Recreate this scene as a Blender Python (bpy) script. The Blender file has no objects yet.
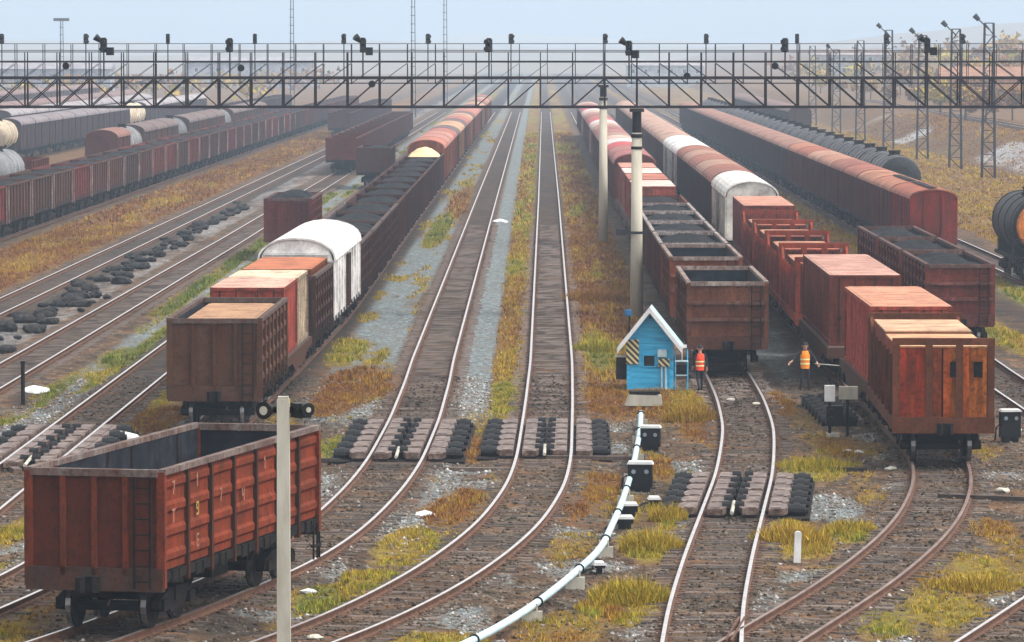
import bpy, bmesh, math, random
import numpy as np
from mathutils import Vector, Matrix
R = math.radians
random.seed(7)
rng = np.random.default_rng(7)
scene = bpy.context.scene
col = scene.collection

# ------------------------------------------------------------------ camera, world, sun, exposure
FOC = 4800.0
CAM_Z = 12.0
PITCH = math.atan(273 / FOC)
YAW = math.atan(29 * math.cos(PITCH) / FOC)
cam_d = bpy.data.cameras.new("camera")
cam_d.sensor_width = 36.0
cam_d.lens = FOC / 1024 * 36.0
cam_d.clip_start = 1.0
cam_d.clip_end = 20000
cam = bpy.data.objects.new("camera", cam_d)
cam.location = (0, 0, CAM_Z)
cam.rotation_euler = (math.pi / 2 - PITCH, 0, YAW)
col.objects.link(cam)
scene.camera = cam

SUN_EL, SUN_AZ = R(58), R(110)          # azimuth from +Y (away from the camera) towards +X
world = bpy.data.worlds.new("World")
scene.world = world
world.use_nodes = True
wn = world.node_tree
wn.nodes.clear()
sky = wn.nodes.new("ShaderNodeTexSky")
sky.sky_type = 'NISHITA'
sky.sun_disc = False
sky.sun_elevation = SUN_EL
sky.sun_rotation = SUN_AZ
sky.air_density = 1.0
sky.dust_density = 4.0
hsv = wn.nodes.new("ShaderNodeHueSaturation")
hsv.inputs['Saturation'].default_value = 0.06
bg = wn.nodes.new("ShaderNodeBackground")
bg.inputs['Strength'].default_value = 0.15
wo = wn.nodes.new("ShaderNodeOutputWorld")
wn.links.new(sky.outputs[0], hsv.inputs['Color'])
wn.links.new(hsv.outputs[0], bg.inputs['Color'])
wn.links.new(bg.outputs[0], wo.inputs['Surface'])
sun_d = bpy.data.lights.new("sun", 'SUN')
sun_d.energy = 0.95
sun_d.angle = R(18)
sun_d.color = (1.0, 0.95, 0.88)
sun = bpy.data.objects.new("sun", sun_d)
col.objects.link(sun)
sd = Vector((math.sin(SUN_AZ) * math.cos(SUN_EL), math.cos(SUN_AZ) * math.cos(SUN_EL), math.sin(SUN_EL)))
sun.rotation_euler = sd.to_track_quat('Z', 'Y').to_euler()
sun.location = (0, 100, 150)
scene.view_settings.view_transform = 'Standard'
scene.view_settings.look = 'None'
scene.view_settings.exposure = 1.25
scene.view_settings.gamma = 1.0
scene.cycles.use_denoising = True
scene.cycles.volume_bounces = 2
scene.cycles.max_bounces = 5
scene.cycles.diffuse_bounces = 3
HAZE_DENSITY = 0.0003
HAZE_COLOR = (0.66, 0.82, 1.0, 1)

# ------------------------------------------------------------------ pixel ray -> point in the place (used to measure positions)
_fw = Vector((-math.sin(YAW) * math.cos(PITCH), math.cos(YAW) * math.cos(PITCH), -math.sin(PITCH)))
_rt = Vector((math.cos(YAW), math.sin(YAW), 0))
_up = _rt.cross(_fw)
def P(px, py, z=0.0):
    d = _fw * FOC + _rt * (px - 512) - _up * (py - 321)
    t = (z - CAM_Z) / d.z
    return d.x * t, d.y * t
def PD(px, py, D):
    """point seen at the pixel at distance D along Y"""
    d = _fw * FOC + _rt * (px - 512) - _up * (py - 321)
    t = D / d.y
    return d.x * t, D, CAM_Z + d.z * t

# ------------------------------------------------------------------ noise in numpy
_perm = rng.random((256, 256))
def vnoise(x, y):
    x = np.asarray(x, float); y = np.asarray(y, float)
    xi = np.floor(x).astype(int); yi = np.floor(y).astype(int)
    u = x - xi; v = y - yi
    u = u * u * (3 - 2 * u); v = v * v * (3 - 2 * v)
    g = lambda a, b: _perm[a & 255, b & 255]
    return (g(xi, yi) * (1 - u) + g(xi + 1, yi) * u) * (1 - v) + (g(xi, yi + 1) * (1 - u) + g(xi + 1, yi + 1) * u) * v
def fbm(x, y, o=4):
    s = 0; a = .5; t = 0
    for i in range(o):
        s = s + a * vnoise(x * 2 ** i + 17.3 * i, y * 2 ** i + 9.1 * i); t += a; a *= .5
    return s / t
def sstep(a, b, x):
    t = np.clip((np.asarray(x, float) - a) / (b - a), 0, 1)
    return t * t * (3 - 2 * t)

# ------------------------------------------------------------------ materials
MATS = {}
def nt(name):
    m = bpy.data.materials.new(name)
    m.use_nodes = True
    t = m.node_tree
    b = t.nodes["Principled BSDF"]
    MATS[name] = m
    return m, t, b
def N(t, typ, **kw):
    n = t.nodes.new(typ)
    for k, v in kw.items():
        if k in n.inputs.keys():
            n.inputs[k].default_value = v
        else:
            setattr(n, k, v)
    return n
def noise(t, scale, detail=4, rough=.6, vec=None, stretch=None):
    n = N(t, "ShaderNodeTexNoise")
    n.inputs['Scale'].default_value = scale
    n.inputs['Detail'].default_value = detail
    n.inputs['Roughness'].default_value = rough
    tc = N(t, "ShaderNodeTexCoord")
    src = tc.outputs['Object']
    if vec == 'rand':
        oi = N(t, "ShaderNodeObjectInfo")
        ad = N(t, "ShaderNodeVectorMath", operation='MULTIPLY_ADD')
        cb = N(t, "ShaderNodeCombineXYZ")
        for k in range(3):
            t.links.new(oi.outputs['Random'], cb.inputs[k])
        t.links.new(cb.outputs[0], ad.inputs[0])
        ad.inputs[1].default_value = (37, 53, 71)
        t.links.new(src, ad.inputs[2])
        src = ad.outputs[0]
    if stretch:
        mp = N(t, "ShaderNodeMapping")
        mp.inputs['Scale'].default_value = stretch
        t.links.new(src, mp.inputs['Vector'])
        src = mp.outputs[0]
    t.links.new(src, n.inputs['Vector'])
    return n
def ramp(t, fac, stops):
    r = N(t, "ShaderNodeValToRGB")
    e = r.color_ramp.elements
    while len(e) < len(stops):
        e.new(0.5)
    for k, (p, c) in enumerate(stops):
        e[k].position = p
        e[k].color = (*c, 1) if len(c) == 3 else c
    t.links.new(fac, r.inputs[0])
    return r.outputs[0]
def mix(t, fac, a, b, mode='MIX'):
    m = N(t, "ShaderNodeMix", data_type='RGBA', blend_type=mode)
    for s, v in ((m.inputs[0], fac), (m.inputs[6], a), (m.inputs[7], b)):
        if isinstance(v, (int, float)):
            s.default_value = v
        elif isinstance(v, tuple):
            s.default_value = (*v, 1) if len(v) == 3 else v
        else:
            t.links.new(v, s)
    return m.outputs[2]
def bump(t, b, h, strength=.3, dist=.02):
    n = N(t, "ShaderNodeBump")
    n.inputs['Strength'].default_value = strength
    n.inputs['Distance'].default_value = dist
    t.links.new(h, n.inputs['Height'])
    t.links.new(n.outputs[0], b.inputs['Normal'])

def paint_material(name, rust, rough=.55, rustcol=(.10, .035, .018), streak=True, dirt=(.03, .024, .02)):
    m, t, b = nt(name)
    oi = N(t, "ShaderNodeObjectInfo")
    n1 = noise(t, .9, 5, .65, 'rand')
    n2 = noise(t, 2.2, 5, .7, 'rand', (1.6, 1.6, .25) if streak else None)
    n3 = noise(t, 9, 3, .6, 'rand')
    fade = ramp(t, n1.outputs[0], [(.3, (.33, .29, .29)), (.5, (.74, .71, .71)), (.72, (1.08, 1.04, 1.0))])
    c = mix(t, 1.0, oi.outputs['Color'], fade, 'MULTIPLY')
    f2 = ramp(t, n2.outputs[0], [(.5 - rust * .3, (0, 0, 0)), (.85 - rust * .3, (.85, .85, .85))])
    c = mix(t, f2, c, rustcol)
    f3 = ramp(t, n3.outputs[0], [(.48, (0, 0, 0)), (.7, (.6, .6, .6))])
    c = mix(t, f3, c, dirt)
    t.links.new(c, b.inputs['Base Color'])
    b.inputs['Roughness'].default_value = rough
    b.inputs['Specular IOR Level'].default_value = .08
    bump(t, b, n3.outputs[0], .25, .02)
    return m
paint_material('painted_steel', .62, rough=.75, rustcol=(.075, .022, .008), dirt=(.022, .013, .008))
paint_material('clean_paint', -.3, .6, dirt=(.35, .34, .31))
paint_material('roof_sheet', .18, .6, rustcol=(.25, .1, .06), streak=False, dirt=(.14, .11, .09))
paint_material('plain_paint', -.4, .55, streak=False, dirt=(.06, .055, .05))
def simple(name, cols, scale=3, rough=.8, metal=0, bmp=.4, dist=.02, stretch=None, vec='rand', spec=.3):
    m, t, b = nt(name)
    n = noise(t, scale, 6, .65, vec, stretch)
    k = len(cols)
    c = ramp(t, n.outputs[0], [(.3 + .4 * i / max(1, k - 1), cc) for i, cc in enumerate(cols)])
    t.links.new(c, b.inputs['Base Color'])
    b.inputs['Roughness'].default_value = rough
    b.inputs['Metallic'].default_value = metal
    b.inputs['Specular IOR Level'].default_value = spec
    if bmp:
        bump(t, b, n.outputs[0], bmp, dist)
    return m
simple('dark_iron', [(.003, .003, .003), (.008, .006, .0055), (.022, .013, .010)], 4, .75, bmp=.3, spec=.12)
simple('coal', [(.001, .0012, .0018), (.0035, .004, .0055), (.014, .016, .02)], 5, .7, spec=.12, bmp=1, dist=.12)
simple('coal_dust', [(.004, .005, .008), (.011, .013, .018), (.03, .03, .035)], 1.5, .8, spec=.12)
simple('sand', [(.45, .30, .14), (.62, .45, .24), (.75, .58, .36)], 1.2, .9, bmp=1, dist=.2)
simple('concrete', [(.27, .25, .20), (.38, .36, .30), (.47, .45, .39)], 2.5, .85, bmp=.3, stretch=(1, 1, .2))
simple('pole_concrete', [(.36, .33, .25), (.47, .43, .34), (.54, .50, .41)], 2.5, .85, bmp=.3, stretch=(1, 1, .2))
simple('rail_top', [(.55, .50, .48), (.80, .76, .74)], 2, .36, 1.0, 0)
simple('rail_top_worn', [(.12, .07, .05), (.30, .22, .19)], 2, .5, .6, 0)
simple('rail_rust', [(.035, .018, .012), (.09, .04, .022), (.15, .07, .04)], 6, .85)
simple('shoe_steel', [(.02, .013, .010), (.12, .075, .058), (.32, .25, .21)], 4, .5, .35)
simple('gantry_steel', [(.008, .007, .010), (.018, .015, .019), (.035, .026, .026)], 3, .7, spec=.15)
simple('signal_black', [(.003, .003, .0035), (.008, .008, .009)], 3, .5, bmp=0, spec=.2)
simple('wheel_tread', [(.10, .095, .095), (.34, .33, .33)], 4, .4, 1.0, 0)
simple('lump', [(.003, .003, .0035), (.012, .011, .011), (.05, .045, .042)], 4, .9, bmp=1, dist=.1)
simple('skin', [(.42, .22, .15), (.5, .28, .2)], 5, .6, bmp=0)
simple('cloth_dark', [(.01, .011, .016), (.022, .022, .03)], 8, .9)
simple('vest_orange', [(.75, .2, .015), (.85, .28, .02)], 8, .8, bmp=.2)
simple('vest_red', [(.7, .05, .02), (.8, .08, .03)], 8, .8, bmp=.2)
simple('reflective', [(.7, .68, .3), (.8, .78, .45)], 8, .4, bmp=0)
simple('pipe_paint', [(.30, .43, .48), (.42, .56, .60), (.52, .64, .68)], 2, .35, bmp=.1)
simple('white_paint', [(.5, .5, .49), (.68, .68, .68)], 3, .5, bmp=.1)
simple('glass_dark', [(.01, .012, .015), (.02, .022, .028)], 2, .08, bmp=0, spec=.5)
simple('blue_board', [(.02, .15, .26), (.03, .34, .60), (.045, .40, .68), (.10, .47, .70)], 2.5, .55, stretch=(.4, .4, 3))
simple('hill_grass', [(.12, .10, .07), (.18, .13, .08)], .02, .95, bmp=0, vec=None)
simple('bark', [(.03, .022, .016), (.07, .05, .035)], 6, .9)
# sleeper timber
m, t, b = nt('sleeper_wood')
oi = N(t, "ShaderNodeObjectInfo")
n = noise(t, 5, 5, .7, 'rand', (.35, 3, 1))
n4 = noise(t, 1.3, 4, .6, 'rand')
base = ramp(t, oi.outputs['Random'], [(0, (.015, .011, .010)), (.35, (.036, .025, .020)), (.65, (.065, .044, .036)), (.9, (.10, .07, .057)), (1, (.15, .112, .095))])
g = ramp(t, n.outputs[0], [(.3, (.45, .42, .4)), (.55, (1, 1, 1)), (.8, (1.6, 1.55, 1.5))])
c = mix(t, 1.0, base, g, 'MULTIPLY')
c = mix(t, ramp(t, n4.outputs[0], [(.5, (0, 0, 0)), (.72, (.8, .8, .8))]), c, (.085, .054, .033))
t.links.new(c, b.inputs['Base Color'])
b.inputs['Roughness'].default_value = .9
bump(t, b, n.outputs[0], .6, .02)
m, t, b = nt('yard_stone')
at = N(t, "ShaderNodeAttribute", attribute_name='tone')
t.links.new(ramp(t, at.outputs['Fac'], [(0, (.02, .016, .012)), (.4, (.09, .065, .048)), (.7, (.17, .14, .115)), (.9, (.26, .255, .245)), (1, (.42, .41, .39))]), b.inputs['Base Color'])
b.inputs['Roughness'].default_value = .9
b.inputs['Specular IOR Level'].default_value = .1
# hazard stripes (flat print)
m, t, b = nt('hazard_stripe')
tc = N(t, "ShaderNodeTexCoord")
sp = N(t, "ShaderNodeSeparateXYZ")
t.links.new(tc.outputs['Object'], sp.inputs[0])
ad = N(t, "ShaderNodeMath", operation='ADD')
t.links.new(sp.outputs['X'], ad.inputs[0]); t.links.new(sp.outputs['Z'], ad.inputs[1])
mu = N(t, "ShaderNodeMath", operation='MULTIPLY'); mu.inputs[1].default_value = 4.6
t.links.new(ad.outputs[0], mu.inputs[0])
fr = N(t, "ShaderNodeMath", operation='FRACT'); t.links.new(mu.outputs[0], fr.inputs[0])
gt = N(t, "ShaderNodeMath", operation='GREATER_THAN'); gt.inputs[1].default_value = .48
t.links.new(fr.outputs[0], gt.inputs[0])
t.links.new(mix(t, gt.outputs[0], (.62, .5, .26), (.02, .025, .02)), b.inputs['Base Color'])
b.inputs['Roughness'].default_value = .6
# grass blades: hue attribute 0 = rust orange, .5 = yellow, 1 = green
m, t, b = nt('grass_blade')
at = N(t, "ShaderNodeAttribute", attribute_name='hue')
c = ramp(t, at.outputs['Fac'], [(0, (.21, .075, .02)), (.25, (.30, .145, .035)), (.5, (.46, .31, .03)), (.72, (.29, .28, .03)), (1, (.09, .14, .025))])
at2 = N(t, "ShaderNodeAttribute", attribute_name='tone')
c = mix(t, 1.0, c, ramp(t, at2.outputs['Fac'], [(0, (.3, .3, .3)), (1, (1.3, 1.3, 1.3))]), 'MULTIPLY')
t.links.new(c, b.inputs['Base Color'])
b.inputs['Roughness'].default_value = .9
b.inputs['Specular IOR Level'].default_value = .15
# ground
m, t, b = nt('yard_ground')
A = lambda nm: N(t, "ShaderNodeAttribute", attribute_name=nm).outputs['Fac']
na = noise(t, .55, 6, .65)
nb = noise(t, 3.2, 6, .8, None, (1, .5, 1))
nc = noise(t, 6, 6, .85, None, (1, .5, 1))
ne = noise(t, 1.4, 6, .75, None, (1, .5, 1))
nd = noise(t, .12, 4, .6)
soil = ramp(t, nb.outputs[0], [(.32, (.005, .0045, .004)), (.46, (.042, .032, .022)), (.57, (.095, .073, .053)), (.70, (.28, .245, .205))])
soil = mix(t, ramp(t, na.outputs[0], [(.42, (0, 0, 0)), (.66, (.75, .75, .75))]), soil, (.15, .07, .028))
grav = ramp(t, nc.outputs[0], [(.36, (.03, .035, .037)), (.5, (.12, .145, .15)), (.64, (.32, .37, .38))])
soil = mix(t, 1.0, soil, ramp(t, ne.outputs[0], [(.34, (.42, .40, .40)), (.5, (.9, .9, .9)), (.66, (1.5, 1.45, 1.4))]), 'MULTIPLY')
grav = mix(t, ramp(t, ne.outputs[0], [(.42, (0, 0, 0)), (.62, (.55, .55, .55))]), grav, (.10, .085, .065))
grav = mix(t, ramp(t, na.outputs[0], [(.45, (0, 0, 0)), (.7, (.35, .35, .35))]), grav, (.15, .13, .11))
gr = ramp(t, A('hue'), [(0, (.13, .048, .015)), (.25, (.18, .09, .022)), (.5, (.24, .165, .025)), (.72, (.14, .135, .02)), (1, (.05, .075, .016))])
gr = mix(t, ramp(t, nb.outputs[0], [(.35, (.75, .75, .75)), (.65, (0, 0, 0))]), gr, (.06, .04, .022))
def thresh(attr, nz, w=.26):
    """attribute weight broken up by noise"""
    s = N(t, "ShaderNodeMath", operation='ADD'); t.links.new(attr, s.inputs[0]); t.links.new(nz, s.inputs[1])
    mr = N(t, "ShaderNodeMapRange"); mr.inputs['From Min'].default_value = 1.0 - w; mr.inputs['From Max'].default_value = 1.0 + w
    t.links.new(s.outputs[0], mr.inputs['Value'])
    return mr.outputs[0]
nmix = N(t, 'ShaderNodeMath', operation='MULTIPLY_ADD'); nmix.inputs[1].default_value = .5
nh = N(t, 'ShaderNodeMath', operation='MULTIPLY'); nh.inputs[1].default_value = .5
t.links.new(nc.outputs[0], nh.inputs[0]); t.links.new(ne.outputs[0], nmix.inputs[0]); t.links.new(nh.outputs[0], nmix.inputs[2])
c = mix(t, thresh(A('gravel'), nmix.outputs[0], .2), soil, grav)
c = mix(t, thresh(A('grass'), nb.outputs[0]), c, gr)
c = mix(t, thresh(A('oil'), nb.outputs[0]), c, (.014, .013, .014))
c = mix(t, thresh(A('pale'), nmix.outputs[0], .2), c, ramp(t, nc.outputs[0], [(.35, (.14, .14, .145)), (.55, (.40, .41, .42)), (.7, (.6, .61, .62))]))
t.links.new(c, b.inputs['Base Color'])
b.inputs['Roughness'].default_value = .95
b.inputs['Specular IOR Level'].default_value = .15
bump(t, b, nb.outputs[0], .9, .12)

# ------------------------------------------------------------------ mesh builder
class MB:
    def __init__(s):
        s.v = []; s.f = []; s.m = []
    def _add(s, vs, fs, mi=0):
        o = len(s.v)
        s.v += [tuple(v) for v in vs]
        s.f += [tuple(i + o for i in f) for f in fs]
        s.m += [mi] * len(fs)
        return s
    def box(s, x0, x1, y0, y1, z0, z1, mi=0):
        vs = [(x, y, z) for z in (z0, z1) for y in (y0, y1) for x in (x0, x1)]
        return s._add(vs, [(0, 2, 3, 1), (4, 5, 7, 6), (0, 1, 5, 4), (2, 6, 7, 3), (0, 4, 6, 2), (1, 3, 7, 5)], mi)
    def beam(s, a, b, w, h=None, mi=0, up=(0, 0, 1)):
        h = h or w
        a = Vector(a); b = Vector(b); d = (b - a).normalized()
        u = Vector(up)
        if abs(d.dot(u)) > .98: u = Vector((0, 1, 0))
        r = d.cross(u).normalized() * (w / 2); q = r.cross(d).normalized() * (h / 2)
        vs = [p + sx * r + sz * q for p in (a, b) for sx, sz in ((-1, -1), (1, -1), (1, 1), (-1, 1))]
        return s._add(vs, [(0, 1, 2, 3), (7, 6, 5, 4), (0, 4, 5, 1), (1, 5, 6, 2), (2, 6, 7, 3), (3, 7, 4, 0)], mi)
    def cyl(s, a, b, r, n=10, r2=None, mi=0, mcap=None):
        a = Vector(a); b = Vector(b); d = (b - a).normalized()
        u = Vector((0, 0, 1)) if abs(d.z) < .9 else Vector((1, 0, 0))
        e = d.cross(u).normalized(); g = e.cross(d)
        r2 = r if r2 is None else r2
        vs = []
        for p, rr in ((a, r), (b, r2)):
            for k in range(n):
                an = 2 * math.pi * k / n
                vs.append(p + rr * (math.cos(an) * e + math.sin(an) * g))
        s._add(vs, [(k, k + n, (k + 1) % n + n, (k + 1) % n) for k in range(n)], mi)
        o = len(s.v) - 2 * n
        s.f += [tuple(o + k for k in range(n)), tuple(o + n + k for k in reversed(range(n)))]
        s.m += [mi if mcap is None else mcap] * 2
        return s
    def prism(s, prof, y0, y1, mi=0, caps=True):
        """profile (x,z) counter-clockwise seen from -y, extruded along y"""
        n = len(prof)
        vs = [(x, y0, z) for x, z in prof] + [(x, y1, z) for x, z in prof]
        fs = [(k, k + n, (k + 1) % n + n, (k + 1) % n) for k in range(n)]
        fs = [tuple(reversed(f)) for f in fs]
        if caps: fs += [tuple(range(n)), tuple(reversed(range(n, 2 * n)))]
        return s._add(vs, fs, mi)
    def tube(s, pts, r, n=8, mi=0):
        pts = [Vector(p) for p in pts]
        rings = []
        for i, p in enumerate(pts):
            d = (pts[min(i + 1, len(pts) - 1)] - pts[max(i - 1, 0)]).normalized()
            u = Vector((0, 0, 1)) if abs(d.z) < .9 else Vector((1, 0, 0))
            e = d.cross(u).normalized(); g = e.cross(d)
            rings.append([p + r * (math.cos(2 * math.pi * k / n) * e + math.sin(2 * math.pi * k / n) * g) for k in range(n)])
        vs = [q for rg in rings for q in rg]
        fs = [(i * n + k, (i + 1) * n + k, (i + 1) * n + (k + 1) % n, i * n + (k + 1) % n) for i in range(len(pts) - 1) for k in range(n)]
        fs += [tuple(range(n)), tuple(reversed(range((len(pts) - 1) * n, len(pts) * n)))]
        return s._add(vs, fs, mi)
    def mesh(s, name, mats, smooth=False):
        me = bpy.data.meshes.new(name)
        me.from_pydata(s.v, [], s.f)
        for k in (mats if isinstance(mats, (list, tuple)) else [mats]):
            me.materials.append(MATS[k])
        me.polygons.foreach_set('material_index', s.m)
        if smooth: me.polygons.foreach_set('use_smooth', [True] * len(s.f))
        me.update()
        return me
CACHE = {}
def cached(key, fn):
    if key not in CACHE: CACHE[key] = fn()
    return CACHE[key]
def put(name, me, parent=None, color=None, loc=(0, 0, 0), rot=(0, 0, 0), kind=None, label=None):
    o = bpy.data.objects.new(name, me)
    col.objects.link(o)
    o.location = loc; o.rotation_euler = rot
    if parent: o.parent = parent
    if color: o.color = (*color, 1)
    if kind: o['kind'] = kind
    if label: o['label'] = label
    return o
def thing(name, label, cat, loc=(0, 0, 0), rot=(0, 0, 0), group=None):
    o = bpy.data.objects.new(name, None)
    o.empty_display_size = .5
    col.objects.link(o)
    o.location = loc; o.rotation_euler = rot
    o['label'] = label; o['category'] = cat
    if group: o['group'] = group
    return o
def tag(o, label, cat, group=None):
    o['label'] = label; o['category'] = cat
    if group: o['group'] = group
    return o
ORD = ['first', 'second', 'third', 'fourth', 'fifth', 'sixth', 'seventh', 'eighth', 'ninth', 'tenth', 'eleventh', 'twelfth', 'thirteenth',
       'fourteenth', 'fifteenth', 'sixteenth', 'seventeenth', 'eighteenth', 'nineteenth', 'twentieth', 'twenty-first', 'twenty-second', 'twenty-third', 'twenty-fourth', 'twenty-fifth', 'twenty-sixth', 'twenty-seventh', 'twenty-eighth', 'twenty-ninth', 'thirtieth']

# ------------------------------------------------------------------ track centre lines (metres; y runs away from the camera, rail tops at z = 0)
class Line:
    def __init__(s, knots):
        k = np.array(sorted(knots), float)
        y = np.arange(k[0, 0], k[-1, 0] + .25, .5)
        x = np.interp(y, k[:, 0], k[:, 1])
        sg = 6
        w = np.exp(-.5 * (np.arange(-20, 21) / sg) ** 2); w /= w.sum()
        pad = np.concatenate([x[0] + (np.arange(-20, 0)) * (x[1] - x[0]), x, x[-1] + np.arange(1, 21) * (x[-1] - x[-2])])
        s.y = y; s.x = np.convolve(pad, w, 'valid')
    def X(s, y): return float(np.interp(y, s.y, s.x))
    def ang(s, y):           # heading: rotation about z so that local +y follows the track away from the camera
        return -math.atan2(s.X(y + .5) - s.X(y - .5), 1.0)
LB = Line([(88, -11.9), (96.7, -9.55), (98.6, -9.0), (104, -7.75), (110.5, -6.35), (116, -5.6), (122, -5.07), (131, -4.55), (139.5, -4.27), (155, -4.1), (173, -4.1), (184, -4.17), (380, -4.35), (900, -4.7)])
LC = Line([(86, -8.3), (90, -7.0), (97, -4.9), (98.6, -4.41), (101.9, -3.63), (104, -3.2), (109, -2.28), (115.5, -1.4), (122, -.72), (132, -.12), (141, .1), (163, .28), (184, .4), (380, .61), (900, .9)])
LD = Line([(84, 2.75), (90, 2.95), (96.7, 3.26), (103, 3.55), (114, 4.25), (122, 4.82), (128, 5.24), (135, 5.74), (144, 6.22), (152, 6.6), (164, 6.85), (175, 6.9), (220, 6.75), (900, 6.4)])
LE = Line([(88, 2.3), (97, 4.47), (99, 5.0), (101.7, 5.65), (107, 6.97), (114, 8.43), (119, 9.37), (125, 10.28), (133, 11.2), (141, 11.75), (160, 11.8), (178, 11.6), (300, 12.0), (900, 12.2)])
LG = Line([(86, 6.3), (97, 9.3), (103.8, 11.2), (112, 13.3), (120, 15), (128, 16.2), (137, 16.9), (150, 17.0), (175, 16.75), (900, 16.4)])
LA = Line([(84, -15.2), (120, -14.95), (200, -14.55), (900, -14.2)])
LT = Line([(88, -15.0), (100, -12.8), (108.7, -11.45), (120, -10.7), (130, -10.35), (145, -10.35), (165, -10.15), (190, -9.75), (215, -9.45), (900, -9.4)])
LZ = Line([(90, -20.4), (190, -19.8), (300, -19.35), (900, -18.6)])
LY = Line([(90, -25.8), (230, -25.2), (900, -24.6)])
LL = Line([(200, -35.0), (950, -34.4)])
LR = Line([(150, 21.8), (900, 21.5)])
LK = Line([(150, 25.9), (262, 25.65), (340, 25.3), (900, 25.0)])
LM = Line([(260, -40.6), (950, -40.2)])
LN = Line([(300, -57.5), (950, -56.5)])
LO = Line([(300, -66.5), (950, -65.5)])

# ------------------------------------------------------------------ ground: cover weights
def band(x, a, b, s=.35):
    return sstep(a - s, a + s, x) * (1 - sstep(b - s, b + s, x))
PATCH = []   # (X, D, rx, rd, kind, weight)
def patch(px, py, rx, ry, kind, w=1.0):
    x, y = P(px, py)
    PATCH.append((x, y, rx * 12 / (py - 48), ry * 57600 / (py - 48) ** 2, kind, w))
for a in [(628, 592, 34, 26, 'yg'), (645, 535, 30, 20, 'yg'), (668, 512, 14, 12, 'yg'), (600, 602, 22, 10, 'or'), (560, 628, 60, 14, 'or'), (690, 402, 22, 18, 'ye'),
          (700, 420, 30, 18, 'or'), (808, 462, 46, 14, 'yg'), (795, 530, 44, 22, 'ye'), (850, 525, 26, 12, 'yg'), (760, 560, 20, 14, 'or'), (720, 572, 26, 8, 'or'),
          (325, 592, 42, 20, 'gn'), (465, 500, 40, 22, 'or'), (415, 540, 44, 22, 'yg'), (380, 575, 50, 18, 'yg'), (440, 632, 60, 12, 'yg'), (300, 625, 30, 12, 'or'),
          (530, 512, 26, 14, 'gn'), (560, 500, 30, 20, 'or'), (600, 480, 26, 20, 'or'), (345, 345, 28, 16, 'yg'), (365, 378, 44, 22, 'or'), (340, 440, 30, 14, 'gn'),
          (12, 525, 22, 14, 'yg'), (5, 560, 14, 10, 'yg'), (140, 350, 46, 14, 'gn'), (110, 370, 30, 10, 'yg'), (35, 595, 30, 20, 'or'), (160, 410, 30, 16, 'or'),
          (945, 600, 60, 26, 'ye'), (880, 612, 44, 18, 'yg'), (985, 560, 40, 18, 'ye'), (920, 570, 30, 12, 'or'), (1000, 330, 22, 22, 'yg'), (1005, 295, 22, 14, 'gn'),
          (990, 520, 34, 14, 'or'), (840, 440, 30, 18, 'or'), (780, 400, 26, 14, 'or'), (510, 455, 12, 18, 'or'), (475, 440, 18, 14, 'or'), (590, 600, 16, 10, 'yg'),
          (460, 200, 12, 22, 'or'), (440, 225, 12, 18, 'gn'), (330, 400, 26, 12, 'or'), (720, 440, 16, 22, 'or'), (660, 460, 18, 16, 'or'), (575, 260, 20, 60, 'or'),
          (598, 345, 22, 26, 'yg'), (610, 300, 16, 30, 'or'), (590, 395, 26, 14, 'or'), (655, 500, 10, 8, 'ye'), (690, 610, 14, 8, 'or'), (860, 560, 22, 10, 'ye')]:
    patch(*a)
for a in [(20, 560, 26, 22, 'gv'), (440, 478, 22, 26, 'gv'), (400, 520, 26, 22, 'gv'), (330, 560, 24, 12, 'gv'), (320, 480, 26, 20, 'gv'), (770, 600, 30, 20, 'gv'), (955, 470, 30, 16, 'gv'),
          (870, 590, 40, 16, 'gv'), (1000, 590, 30, 12, 'gv'), (1000, 365, 24, 10, 'gv'), (830, 498, 40, 16, 'gv'), (440, 400, 18, 30, 'gv'), (760, 330, 26, 40, 'gv'), (480, 620, 26, 8, 'gv'),
          (650, 625, 40, 10, 'gv'), (900, 630, 30, 8, 'gv')]:
    patch(*a, .9)
for a in [(405, 438, 72, 26, 'dk'), (548, 438, 66, 24, 'dk'), (742, 494, 76, 28, 'dk'), (40, 440, 60, 26, 'dk'), (790, 350, 30, 40, 'dk'), (640, 470, 22, 40, 'dk'), (240, 610, 60, 20, 'dk'),
          (940, 470, 50, 10, 'dk'), (60, 390, 60, 16, 'dk'), (730, 372, 60, 16, 'dk'), (280, 425, 60, 24, 'dk'), (825, 395, 26, 20, 'dk')]:
    patch(*a, .75)
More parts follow.
